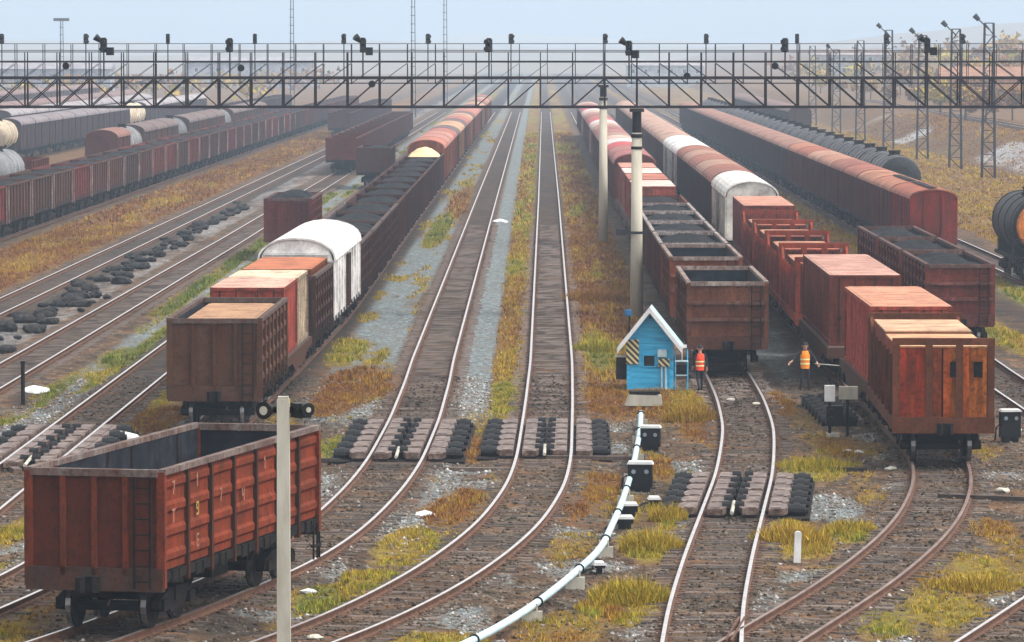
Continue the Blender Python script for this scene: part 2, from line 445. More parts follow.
def cover(X, D):
    X = np.asarray(X, float); D = np.asarray(D, float)
    n1 = fbm(X * .35 + 5, D * .03 + 3); n2 = fbm(X * .9 + 40, D * .11 + 11); n3 = fbm(X * .2 + 80, D * .04 + 31)
    grass = np.zeros_like(X); hue = .22 + (n3 - .5) * .9; gravel = np.zeros_like(X); oil = np.zeros_like(X); pale = np.zeros_like(X)
    bt = np.interp(D, LB.y, LB.x); ct = np.interp(D, LC.y, LC.x); dt = np.interp(D, LD.y, LD.x); et = np.interp(D, LE.y, LE.x)
    gt = np.interp(D, LG.y, LG.x); tt = np.interp(D, LT.y, LT.x)
    far = sstep(148, 165, D)
    def G(w, h=None):
        nonlocal grass, hue
        if h is not None: hue = hue * (1 - np.clip(w * 1.4, 0, 1)) + (h + (n2 - .5) * .5) * np.clip(w * 1.4, 0, 1)
        grass = np.maximum(grass, w)
    # long strips between the tracks
    G(band(X, -33, -27.2, .6) * (.55 + .6 * n1), .16)
    G(band(X, -31, -28, .6) * .4 * sstep(.55, .7, n2), .36)
    pale = np.maximum(pale, band(X, -23.6, -21.2, .4) * sstep(150, 185, D) * (.22 + .3 * n2))
    oil = np.maximum(oil, band(X, -24.2, -22.4, .4) * .55)
    G(band(X, -18.0, -17.0, .3) * sstep(.42, .6, n1), .85)
    gravel = np.maximum(gravel, band(X, -17.6, -15.8, .4) * .75)
    G(band(X, -16.6, -15.9, .25) * sstep(.4, .55, n2) * .9, .7)
    G(band(X, -13.4, -11.6, .4) * (.25 + .8 * sstep(.45, .65, n1)), .62)
    G(band(X, bt - 5.6, bt - 1.5, .4) * sstep(.52, .68, n2) * .8, .45)
    gravel = np.maximum(gravel, band(X, -8.0, bt - 1.5, .5) * far * (1.05 - .5 * sstep(.55, .7, n1)))
    gravel = np.maximum(gravel, band(X, bt + 1.1, bt + 2.3, .35) * far)
    G(band(X, bt + 2.35, ct - 1.0, .25) * far * (.62 + .5 * n2), .30)
    G(band(X, bt + 2.35, ct - 1.0, .25) * far * sstep(.48, .62, n1) * .9, .62)
    G(band(X, ct + 1.0, dt - 2.0, .4) * far * (.65 + .45 * n2), .17)
    G(band(X, ct + 1.0, dt - 2.0, .4) * far * sstep(.52, .64, n1) * .9, .6)
    G(band(X, ct - .7, ct + .7, .3) * far * sstep(.4, .7, n2) * .45, .2)
    G(band(X, et + 2.0, gt - 2.2, .5) * sstep(150, 190, D) * sstep(.35, .6, n2) * .8, .5)
    G(band(X, 18.6, 20.4, .4) * sstep(180, 210, D) * .85, .35)
    G(band(X, 23.3, 25.0, .3) * .8 * sstep(.3, .55, n2), .6)
    G(band(X, 28.5, 46, .8) * (.45 + .5 * n2), .32)
    G(band(X, 46, 200, 2) * (.35 + .5 * n1), .2)
    G(band(X, -300, -37, 2) * (.4 + .4 * n1), .2)
    oil = np.maximum(oil, band(X, 8.3, et - 1.4, .5) * sstep(165, 180, D) * .5)
    oil = np.maximum(oil, band(np.abs(X - tt), -1, 1.6, .5) * sstep(150, 160, D) * .6)
    # pale stony slope of the right-hand embankment
    for d0, d1, x0, x1 in ((440, 530, 46, 51.5), (600, 640, 45, 51), (700, 725, 44, 53)):
        pale = np.maximum(pale, band(X, x0, x1, .8) * sstep(d0, d0 + 15, D) * (1 - sstep(d1 - 15, d1, D)) * (.36 + .4 * n2))
    # foreground scatter
    nearw = 1 - sstep(150, 175, D)
    G(nearw * sstep(.55, .68, n2) * .55, .35)
    gravel = np.maximum(gravel, nearw * sstep(.56, .68, fbm(X * .5 + 140, D * .3 + 61)) * .7)
    H = {'yg': .62, 'or': .18, 'ye': .47, 'gn': .82}
    for x, y, rx, rd, k, w in PATCH:
        d = np.sqrt(((X - x) / rx) ** 2 + ((D - y) / rd) ** 2) + (n2 - .5) * .9
        q = (1 - sstep(.55, 1.15, d)) * w
        if k in H:
            G(q, H[k]); gravel = gravel * (1 - q * .7)
        elif k == 'gv':
            gravel = np.maximum(gravel, q * .8)
        else:
            oil = np.maximum(oil, q * .62)
    # tracks keep their own bed
    bed = np.zeros_like(X)
    for tc, lo, hi in ((bt, 0, 2000), (ct, 0, 2000), (dt, 0, 2000), (et, 0, 2000), (gt, 0, 2000), (tt, 0, 2000)):
        bed = np.maximum(bed, 1 - sstep(.7, 1.5, np.abs(X - tc)))
    for L in (LA, LZ, LY, LR, LK):
        bed = np.maximum(bed, 1 - sstep(.8, 1.5, np.abs(X - np.interp(D, L.y, L.x))))
    oil = np.maximum(oil, bed * far * (.34 + .3 * n2))
    keep = 1 - .72 * bed
    grass = grass * keep; gravel = gravel * (1 - .75 * bed)
    return grass, np.clip(hue, 0, 1), gravel, oil, pale, bed
def bank(X, D):
    up = sstep(45, 53, X) * 2.6 + sstep(62, 140, X) * 8 + sstep(140, 500, X) * 14
    return up * sstep(180, 330, D)
def gz(X, D):
    X = np.asarray(X, float); D = np.asarray(D, float)
    z = -.25 + (fbm(X * .9, D * .9, 3) - .5) * .16
    b = np.zeros_like(X)
    for L in (LB, LC, LD, LE, LG, LT, LA, LZ, LY, LR, LK):
        b = np.maximum(b, 1 - sstep(1.0, 2.0, np.abs(X - np.interp(D, L.y, L.x))))
    z = z * (1 - b) + (-.181 + (fbm(X * 2.2 + 9, D * 2.2, 3) - .5) * .075) * b
    return z + bank(X, D)
def gz1(x, y): return float(gz(np.array([x]), np.array([y]))[0])

def grow(a, b, st, g):
    out = []; v = a; s = st
    while (v < b if st > 0 else v > b):
        s *= g; v += s; out.append(v)
    return out
xs = np.array(sorted(list(np.arange(-40, 40.01, .4)) + grow(40, 4000, .4, 1.10) + grow(-40, -4000, -.4, 1.10)))
ys = np.array(sorted([-60, -20, 20, 60, 78] + list(np.arange(86, 215.01, .45)) + grow(215, 6500, .45, 1.014)))
XX, YY = np.meshgrid(xs, ys)
fx, fy = XX.ravel(), YY.ravel()
zz = gz(fx, fy)
gme = bpy.data.meshes.new('ground')
nx, ny = len(xs), len(ys)
gme.vertices.add(nx * ny)
gme.vertices.foreach_set('co', np.stack([fx, fy, zz], 1).ravel())
ii = np.arange(ny - 1)[:, None] * nx + np.arange(nx - 1)[None, :]
quads = np.stack([ii, ii + 1, ii + 1 + nx, ii + nx], -1).reshape(-1, 4)
gme.loops.add(quads.size); gme.loops.foreach_set('vertex_index', quads.ravel())
gme.polygons.add(len(quads)); gme.polygons.foreach_set('loop_start', np.arange(len(quads)) * 4)
gme.polygons.foreach_set('use_smooth', np.ones(len(quads), bool))
gme.update(calc_edges=True)
cv = cover(fx, fy)
for nm, a in zip(('grass', 'hue', 'gravel', 'oil', 'pale'), cv):
    at = gme.attributes.new(nm, 'FLOAT', 'POINT'); at.data.foreach_set('value', a.astype(np.float32))
gme.materials.append(MATS['yard_ground'])
put('ground', gme, kind='structure')

# ------------------------------------------------------------------ rails and sleepers
def rail_mesh(L, off, y0, y1, z=0.0, top='rail_top'):
    ysr = [y0]
    while ysr[-1] < y1:
        ysr.append(ysr[-1] + (1.0 if ysr[-1] < 190 else 12.0))
    ysr[-1] = y1
    prof = [(-.07, -.17), (.07, -.17), (.065, -.145), (.012, -.13), (.012, -.045), (.042, -.038), (.042, -.004), (.032, 0), (-.032, 0), (-.042, -.004), (-.042, -.038), (-.012, -.045), (-.012, -.13), (-.065, -.145)]
    n = len(prof); mb = MB(); vs = []
    for y in ysr:
        a = L.ang(y); x = L.X(y)
        c, s = math.cos(a), math.sin(a)
        for px, pz in prof:
            q = px + off
            vs.append((x + q * c, y + q * s, pz + z))
    fs = []; ms = []
    for i in range(len(ysr) - 1):
        for k in range(n):
            fs.append((i * n + k, i * n + (k + 1) % n, (i + 1) * n + (k + 1) % n, (i + 1) * n + k))
            ms.append(1 if k in (6, 7, 8) else 0)
    fs += [tuple(range(n)), tuple(range((len(ysr) - 1) * n, len(ysr) * n))]; ms += [0, 0]
    mb.v, mb.f, mb.m = vs, fs, ms
    return mb.mesh('rail', ['rail_rust', top])
def sleeper_variant(k):
    r = random.Random(k)
    mb = MB()
    l = 1.35 + r.uniform(-.06, .06); w = .12 + r.uniform(-.015, .015)
    prof = [(-w, -.16), (w, -.16), (w, -.015), (w * .8, 0), (-w * .8, 0), (-w, -.02)]
    n = len(prof); vs = []
    for x in (-l, -l * .4, l * .4, l):
        jx, jz = r.uniform(-.012, .012), r.uniform(-.01, .01)
        vs += [(x, p + jx, z + (jz if z > -.1 else 0)) for p, z in prof]
    fs = [(i * n + q, i * n + (q + 1) % n, (i + 1) * n + (q + 1) % n, (i + 1) * n + q) for i in range(3) for q in range(n)]
    fs += [tuple(range(n)), tuple(range(3 * n, 4 * n))]
    mb._add(vs, fs)
    # fixing plates under each rail
    for sx in (-.8, .8):
        mb.box(sx - .19, sx + .19, -.075, .075, .0, .016, 1)
    return mb
SLV = [sleeper_variant(k) for k in range(10)]
SLM = [m_.mesh('sleeper', ['sleeper_wood', 'rail_rust']) for m_ in SLV]
def track(L, y0, y1, sl0, sl1, near=165, z=0.0, top='rail_top'):
    t = bpy.data.objects.new('railway_track', None); col.objects.link(t); t['kind'] = 'structure'
    for off in (-.8, .8):
        put('rail', rail_mesh(L, off, y0, y1, z, top), t)
    y = sl0; cnt = 0; far = MB()
    while y < sl1:
        sp = .56 * random.uniform(.92, 1.1)
        y += sp
        if random.random() < .03: continue
        a = L.ang(y) + random.uniform(-.012, .012); x = L.X(y) + random.uniform(-.05, .05)
        if y < near and cnt < 300:
            put('sleeper', random.choice(SLM), t, loc=(x, y, z - .172 + random.uniform(-.012, .006)), rot=(0, random.uniform(-.004, .004), a)); cnt += 1
        else:
            v = random.choice(SLV); c, s = math.cos(a), math.sin(a)
            far._add([(x + p[0] * c - p[1] * s, y + p[0] * s + p[1] * c, z - .172 + p[2] + random.uniform(-.01, 0)) for p in v.v], v.f)
            far.m[-len(v.f):] = v.m
    if far.v:
        put('sleeper_row', far.mesh('sleeper_row', ['sleeper_wood', 'rail_rust']), t, kind='stuff')
    return t
track(LB, 90, 900, 92, 330)
track(LC, 88, 900, 90, 330)
track(LD, 86, 900, 88, 180)
track(LE, 93.5, 900, 96, 145, top='rail_top_worn')
track(LG, 88, 900, 95, 240)
track(LA, 100, 900, 112, 280)
track(LT, 96, 900, 98, 152)
track(LZ, 150, 900, 160, 420)
track(LY, 190, 900, 195, 420)
track(LL, 280, 900, 280, 284)
track(LR, 240, 900, 240, 268)
track(LK, 200, 900, 215, 340)
LQ = Line([(300, 56), (900, 60)])
track(LQ, 340, 880, 345, 700, near=0, z=2.62)
# frog and check rails where the two front tracks meet
fx0, fy0 = P(741, 627)
jb = bpy.data.objects.new('turnout_frog', None); col.objects.link(jb); jb['kind'] = 'structure'; jb.name = 'railway_crossing'
mbf = MB()
for off in (-.06, .06):
    mbf.beam((fx0 + off - .35, fy0 - 2.2, -.02), (fx0 + off + .1, fy0 + 1.8, -.02), .05, .06)
put('check_rail', mbf.mesh('check_rail', 'rail_rust'), jb)

# ------------------------------------------------------------------ grass (uncountable) as real blades
def blades(name, n, xr, yr, power, hmin, hmax, wid, nb, seed, dens=None):
    g = np.random.default_rng(seed)
    X = g.uniform(*xr, n); D = g.uniform(*yr, n)
    gr, hue, gv, oil, pale, bed = cover(X, D)
    ok = g.random(n) < np.clip(gr * 1.15 - .12, 0, 1) ** power * (1 - .6 * bed)
    X, D, gr, hue, bed = X[ok], D[ok], gr[ok], hue[ok], bed[ok]
    Z = gz(X, D) - .02
    T = len(X)
    clump = fbm(X * 1.3 + 3, D * .8 + 8, 3)
    hgt = (hmin + (hmax - hmin) * np.clip(clump * 1.7 - .45, 0, 1) * g.uniform(.6, 1.1, T)) * (1 - .7 * bed) * np.clip(gr + .15, .4, 1)
    tint = np.clip(hue + g.normal(0, .13 if yr[0] < 150 else .07, T) + (clump - .5) * .5, 0, 1)
    a = g.uniform(0, 2 * np.pi, (T, nb)); lean = g.uniform(.15, .75, (T, nb)); h = hgt[:, None] * g.uniform(.55, 1.15, (T, nb))
    rr = wid * 1.6 * g.random((T, nb))
    bx = X[:, None] + np.cos(a) * rr; by = D[:, None] + np.sin(a) * rr
    w = wid * g.uniform(.5, 1.2, (T, nb)); pa = a + np.pi / 2 + g.normal(0, .5, (T, nb))
    v0 = np.stack([bx - np.cos(pa) * w / 2, by - np.sin(pa) * w / 2, np.broadcast_to(Z[:, None], bx.shape)], -1)
    v1 = np.stack([bx + np.cos(pa) * w / 2, by + np.sin(pa) * w / 2, np.broadcast_to(Z[:, None], bx.shape)], -1)
    v2 = np.stack([bx + np.cos(a) * lean * h, by + np.sin(a) * lean * h, Z[:, None] + h], -1)
    V = np.stack([v0, v1, v2], 2).reshape(-1, 3)
    K = len(V) // 3
    me = bpy.data.meshes.new(name)
    me.vertices.add(len(V)); me.vertices.foreach_set('co', V.astype(np.float32).ravel())
    me.loops.add(len(V)); me.loops.foreach_set('vertex_index', np.arange(len(V)))
    me.polygons.add(K); me.polygons.foreach_set('loop_start', np.arange(K) * 3)
    me.update(calc_edges=True)
    hv = np.repeat(np.clip(np.repeat(tint, nb) + g.normal(0, .05, T * nb), 0, 1), 3)
    tv = np.repeat(np.clip(np.repeat(g.normal(.5, .2, T), nb) + g.normal(0, .15, T * nb), 0, 1), 3)
    for nm, arr in (('hue', hv), ('tone', tv)):
        me.attributes.new(nm, 'FLOAT', 'POINT').data.foreach_set('value', arr.astype(np.float32))
    me.materials.append(MATS['grass_blade'])
    return put(name, me, kind='stuff')
blades('grass', 190000, (-18, 20), (92, 175), .9, .05, .26, .028, 6, 1)
blades('grass', 130000, (-36, 32), (175, 330), .9, .08, .38, .045, 6, 2)
blades('grass', 90000, (-36, 62), (330, 700), .9, .12, .45, .11, 5, 3)

# ------------------------------------------------------------------ rolling stock: shared meshes
def wheel_mesh():
    mb = MB()
    mb.cyl((-.065, 0, 0), (.065, 0, 0), .475, 20, mi=1, mcap=0)
    mb.cyl((-.085, 0, 0), (-.06, 0, 0), .51, 20, mi=0)
    mb.cyl((.06, 0, 0), (.11, 0, 0), .14, 10, mi=0)
    return mb.mesh('wheel', ['dark_iron', 'wheel_tread'])
def axle_mesh():
    return MB().cyl((-1.02, 0, 0), (1.02, 0, 0), .085, 10).mesh('axle', 'dark_iron')
def side_frame_mesh():
    mb = MB()
    pr = [(-1.25, .42), (-1.2, .62), (-.55, .78), (.55, .78), (1.2, .62), (1.25, .42), (.95, .34), (.75, .52), (.45, .3), (-.45, .3), (-.75, .52), (-.95, .34)]
    n = len(pr)
    vs = [(-.08, y, z) for y, z in pr] + [(.08, y, z) for y, z in pr]
    mb._add(vs, [(k, (k + 1) % n, (k + 1) % n + n, k + n) for k in range(n)] + [tuple(reversed(range(n))), tuple(range(n, 2 * n))])
    for y in (-.92, .92): mb.box(-.14, .14, y - .16, y + .16, .36, .6)
    for y in (-.2, 0, .2): mb.cyl((0, y, .3), (0, y, .62), .085, 8)
    return mb.mesh('side_frame', 'dark_iron')
def bolster_mesh():
    return MB().box(-1.15, 1.15, -.18, .18, .5, .82).box(-.9, .9, -1.05, -.95, .35, .5).box(-.9, .9, .95, 1.05, .35, .5).mesh('bolster', 'dark_iron')
def bogie_far_mesh():
    mb = MB()
    for sx in (-1, 1):
        mb.box(sx * 1.02 - .08, sx * 1.02 + .08, -1.2, 1.2, .4, .72)
        for y in (-.92, .92): mb.cyl((sx * .8 - .07, y, 0.47), (sx * .8 + .07, y, .47), .475, 10)
    mb.box(-1.1, 1.1, -.2, .2, .5, .85)
    for y in (-.92, .92): mb.cyl((-.8, y, .475), (.8, y, .475), .08, 6)
    return mb.mesh('bogie', 'dark_iron')
def bogie(parent, y, near):
    if not near:
        return put('bogie', cached('bogie_far', bogie_far_mesh), parent, loc=(0, y, 0))
    b_ = put('bogie', cached('bolster', bolster_mesh), parent, loc=(0, y, 0))
    for yy in (-.92, .92):
        put('axle', cached('axle', axle_mesh), b_, loc=(0, yy, .475))
        for sx in (-1, 1):
            put('wheel', cached('wheel', wheel_mesh), b_, loc=(sx * .81, yy, .475), rot=(0, 0, 0 if sx > 0 else math.pi))
    for sx in (-1, 1): put('side_frame', cached('side_frame', side_frame_mesh), b_, loc=(sx * 1.04, 0, 0))
    return b_
def coupler_mesh():
    mb = MB().box(-.12, .12, 0, .42, .95, 1.17)
    mb._add([(x, y, z) for z in (.9, 1.22) for x, y in ((-.22, 0), (-.2, -.3), (-.08, -.36), (-.04, -.12), (.08, -.1), (.16, -.26), (.24, -.2), (.24, 0))],
            [tuple(reversed(range(8))), tuple(range(8, 16))] + [(k, (k + 1) % 8, (k + 1) % 8 + 8, k + 8) for k in range(8)])
    mb.cyl((.42, .05, .72), (.42, -.12, .62), .035, 6)     # brake hose
    return mb.mesh('coupler', 'dark_iron')
def underframe_mesh(L, W, z0=.92, z1=1.26):
    mb = MB().box(-.22, .22, 0, L, z0 - .02, z1 - .002)
    for y in np.arange(.15, L, 1.55): mb.box(-W / 2 + .1, W / 2 - .1, y, y + .14, z0 + .12, z1)
    for sx in (-1, 1): mb.box(sx * (W / 2 - .1) - .06, sx * (W / 2 - .1) + .06, 0, L, z0 + .14, z1 + .004)
    mb.box(.5, 1.0, L * .42, L * .52, .62, .95).cyl((-.7, L * .5, .8), (-.7, L * .62, .8), .2, 10)
    mb.tube([(-.95, L * .2, .85), (-.95, L * .8, .85)], .03, 6)
    return mb.mesh('underframe', 'dark_iron')
def running_gear(t, L, W, near, inset=2.05):
    put('underframe', cached(('uf', L, W), lambda: underframe_mesh(L, W)), t)
    bogie(t, inset, near); bogie(t, L - inset, near)
    if near:
        put('coupler', cached('coupler', coupler_mesh), t, loc=(0, -.42, 0))
        put('coupler', cached('coupler', coupler_mesh), t, loc=(0, L + .42, 0), rot=(0, 0, math.pi))
def place(L, y0, length, inset=2.05):
    """origin and heading of a wagon whose near end is at y0, its bogies on the line L"""
    ya, yb = y0 + inset, y0 + length - inset
    xa, xb = L.X(ya), L.X(yb)
    a = -math.atan2(xb - xa, yb - ya)
    return (xa + math.sin(a) * inset, ya - math.cos(a) * inset, 0), (0, 0, a)

def heap_mesh(name, W, L, z, amp, seed, mat, nxh=14, nyh=40, heaps=4):
    n = nxh * nyh
    u, v = np.meshgrid(np.linspace(-1, 1, nxh), np.linspace(0, 1, nyh))
    h = (1 - np.abs(u) ** 2.2) * (.45 + .55 * np.abs(np.sin(v * math.pi * heaps + seed))) * np.minimum(1, np.minimum(v, 1 - v) * 9)
    zz_ = z + amp * h + (fbm(u * 4 + seed * 7, v * 14 + seed, 3) - .5) * .32 * min(1, amp * 2.2)
    mb = MB()
    mb.v = [(float(a) * W / 2, float(b_) * L, float(c_)) for a, b_, c_ in zip(u.ravel(), v.ravel(), zz_.ravel())]
    mb.f = [(r * nxh + k, r * nxh + k + 1, (r + 1) * nxh + k + 1, (r + 1) * nxh + k) for r in range(nyh - 1) for k in range(nxh - 1)]
    mb.m = [0] * len(mb.f)
    return mb.mesh(name, mat, True)

BAYS = 7
def side_panel_mesh(bw, z0, z1, ridges=True):
    """one pressed steel bay of an open wagon's side, outer face +x, with raised horizontal ridges"""
    zs = [(z0, 0)]
    if ridges:
        k = 4; st = (z1 - z0) / k
        for i in range(k):
            a = z0 + st * i
            zs += [(a + st * .30, 0), (a + st * .42, .055), (a + st * .66, .055), (a + st * .8, 0)]
    zs.append((z1, 0))
    mb = MB(); vs = []; rows = len(zs)
    ysq = [0, .08, .14, bw - .14, bw - .08, bw]
    for z, d in zs:
        for q, y in enumerate(ysq):
            vs.append((d if 2 <= q <= 3 else 0, y, z))
    nn = len(ysq)
    fs = [(r * nn + k, r * nn + k + 1, (r + 1) * nn + k + 1, (r + 1) * nn + k) for r in range(rows - 1) for k in range(nn - 1)]
    mb._add(vs, fs, 0)
    o = [(-.03, y, z) for z, d in zs for y in (0, bw)]
    mb._add(o, [(2 * r + 1, 2 * r, 2 * r + 2, 2 * r + 3) for r in range(rows - 1)], 1)
    mb._add([(0, 0, z0), (0, bw, z0), (-.03, bw, z0), (-.03, 0, z0)], [(0, 3, 2, 1)], 0)
    return mb.mesh('side_panel', ['painted_steel', 'coal_dust'])
def open_wagon(L, y0, label, colr, group, length=12.7, W=3.0, H=3.4, endstyle='v', load=None, near=True, inside=None, loadcol=None, rimcol=None, cat='open wagon', loadz=None, beamcol=None, name='open_wagon'):
    loc, rot = place(L, y0, length)
    t = thing(name, label, cat, loc, rot, group)
    zf = 1.3
    rimcol = rimcol or tuple(.3 * c + .10 for c in colr)
    hw = W / 2
    if near:
        bw = length / BAYS
        pm = cached(('panel', round(bw, 3), H), lambda: side_panel_mesh(bw - .002, zf, H - .1))
        st = cached(('stanchion', H), lambda: MB().box(-.01, .11, -.07, .07, .98, H - .09).mesh('stanchion', 'painted_steel'))
        for k in range(BAYS):
            put('side_panel', pm, t, colr, (hw - .09, k * bw + .001, 0))
            put('side_panel', pm, t, colr, (-hw + .09, (k + 1) * bw - .001, 0), (0, 0, math.pi))
        dk = tuple(c * .62 for c in colr)
        for k in range(1, BAYS):
            put('stanchion', st, t, dk, (hw - .11, k * bw, 0)); put('stanchion', st, t, dk, (-hw + .11, k * bw, 0), (0, 0, math.pi))
        rm = cached(('rim', length, H), lambda: MB().box(-.08, .08, -.02, length + .02, H - .12, H).mesh('side_rim', 'painted_steel'))
        for sx in (-1, 1): put('side_rim', rm, t, rimcol, (sx * (hw - .06), 0, 0))
        cp = cached(('cpost', H), lambda: MB().box(-.09, .09, -.06, .09, .95, H - .06).mesh('corner_post', 'painted_steel'))
        for sx in (-1, 1):
            for yy, rz in ((0, 0), (length, math.pi)): put('corner_post', cp, t, colr, (sx * (hw - .08), yy, 0), (0, 0, rz))
        er = cached(('erim', W, H), lambda: MB().box(-hw + .14, hw - .14, -.09, .08, H - .16, H - .01).mesh('end_rim', 'painted_steel'))
        eb = cached(('ebeam', W), lambda: MB().box(-hw + .03, hw - .03, -.1, .1, .88, zf + .06).mesh('end_beam', 'painted_steel'))
        for yy, rz in ((0, 0), (length, math.pi)):
            put('end_rim', er, t, rimcol, (0, yy, 0), (0, 0, rz))
            put('end_beam', eb, t, beamcol or tuple(c * .6 + .02 for c in colr), (0, yy, 0), (0, 0, rz))
            if endstyle == 'v':
                pw = (W - .32) / 4
                ep = cached(('epanel', W, H), lambda: MB().box(-pw / 2 + .002, pw / 2 - .002, -.01, .03, zf + .07, H - .17).mesh('end_panel', ['painted_steel']))
                ek = cached(('estake', H), lambda: MB().box(-.055, .055, -.1, -.012, zf - .1, H - .17).mesh('end_stake', 'painted_steel'))
                for k in range(4): put('end_panel', ep, t, tuple(c * (1 + .12 * math.sin(k * 2.3)) for c in colr), ((k - 1.5) * pw if yy == 0 else (1.5 - k) * pw, yy, 0), (0, 0, rz))
                for k in range(3): put('end_stake', ek, t, tuple(c * .75 for c in colr), ((k - 1) * pw, yy, 0), (0, 0, rz))
            else:
                zs = [zf + .07, zf + .07 + (H - .24 - zf) / 3, zf + .07 + 2 * (H - .24 - zf) / 3, H - .17]
                for k in range(3):
                    ep = cached(('hpanel', W, H, k), lambda k=k: MB().box(-hw + .17, hw - .17, -.01, .03, zs[k], zs[k + 1] - .003).mesh('end_panel', 'painted_steel'))
                    put('end_panel', ep, t, colr, (0, yy, 0), (0, 0, rz))
                for k in (1, 2):
                    ek = cached(('hbeam', W, H, k), lambda k=k: MB().box(-hw + .05, hw - .05, -.12, -.012, zs[k] - .06, zs[k] + .06).mesh('end_stake', 'painted_steel'))
                    put('end_stake', ek, t, tuple(c * .9 + .05 for c in colr), (0, yy, 0), (0, 0, rz))
        def lin():
            mb = MB(); e = .125; x = hw - .125
            mb.box(-x, x, .05, length - .05, zf - .03, zf)
            mb.box(-x - .002, x + .002, .032, .05, zf, H - .18).box(-x - .002, x + .002, length - .05, length - .032, zf, H - .18)
            return mb.mesh('floor', 'coal_dust')
        put('floor', cached(('floor', length, W, H), lin), t)
    else:
        def body():
            mb = MB()
            for sx in (-1, 1):
                xo = sx * (hw - .1); xi = sx * (hw - .13)
                mb.box(min(xo, xi), max(xo, xi), 0, length, zf, H - .1, 0)
                for k in range(BAYS + 1):
                    y = k * length / BAYS
                    mb.box(min(xo, sx * hw), max(xo, sx * hw), y - .07, y + .07, 1.0, H - .1, 1)
                mb.box(sx * (hw - .06) - .07, sx * (hw - .06) + .07, -.03, length + .03, H - .1, H, 2)
            for y, s in ((0, -1), (length, 1)):
                mb.box(-hw + .13, hw - .13, y - .02, y + .02, zf, H - .1, 0)
                mb.box(-hw + .02, hw - .02, y - .06, y + .06, H - .13, H - .01, 2)
                for k in (-1, 0, 1): mb.box(k * .68 - .05, k * .68 + .05, y + s * .05 - .03, y + s * .05 + .03, zf, H - .13, 1)
            mb.box(-hw + .11, hw - .11, .01, length - .01, zf - .05, zf, 3)
            return mb.mesh('body', ['painted_steel', 'painted_steel', 'painted_steel', 'coal_dust'])
        put('body', cached(('obody', length, W, H), body), t, colr)
    if near:
        def lad():
            mb = MB()
            for q in (-.17, .17): mb.box(q - .02, q + .02, -.17, -.13, .95, H - .15)
            for z in np.arange(1.1, H - .2, .32): mb.box(-.17, .17, -.165, -.135, z - .015, z + .015)
            return mb.mesh('ladder', 'dark_iron')
        lm = cached(('lad', H), lad)
        put('ladder', lm, t, loc=(hw - .45, 0, 0)); put('ladder', lm, t, loc=(-hw + .45, length, 0), rot=(0, 0, math.pi))
        hm_ = cached('hatchdoor', lambda: MB().box(0, .03, .15, .75, 1.0, 1.28).box(.03, .05, .2, .26, 1.02, 1.26).box(.03, .05, .64, .7, 1.02, 1.26).mesh('hatch', 'dark_iron'))
        for k in range(BAYS):
            put('hatch', hm_, t, loc=(hw - .06, k * length / BAYS + .4, 0)); put('hatch', hm_, t, loc=(-hw + .06, (k + 1) * length / BAYS - .4, 0), rot=(0, 0, math.pi))
    if load:
        sd_ = random.randrange(3)
        lz = loadz if loadz is not None else {'coal': H - .34, 'coal_low': H - 1.0, 'sand': H - .35, 'coal_full': H - .3}[load]
        am = {'coal': .34, 'coal_low': .3, 'sand': .95, 'coal_full': .5}[load]
        mt = 'sand' if load == 'sand' else 'coal'
        me = cached((load, length, W, H, lz, sd_), lambda: heap_mesh('load', W - .28, length - .16, lz, am, sd_ + 1, mt, heaps=2 if load == 'sand' else 4))
        put('load', me, t, loc=(0, .08, 0))
    running_gear(t, length, W, near)
    return t

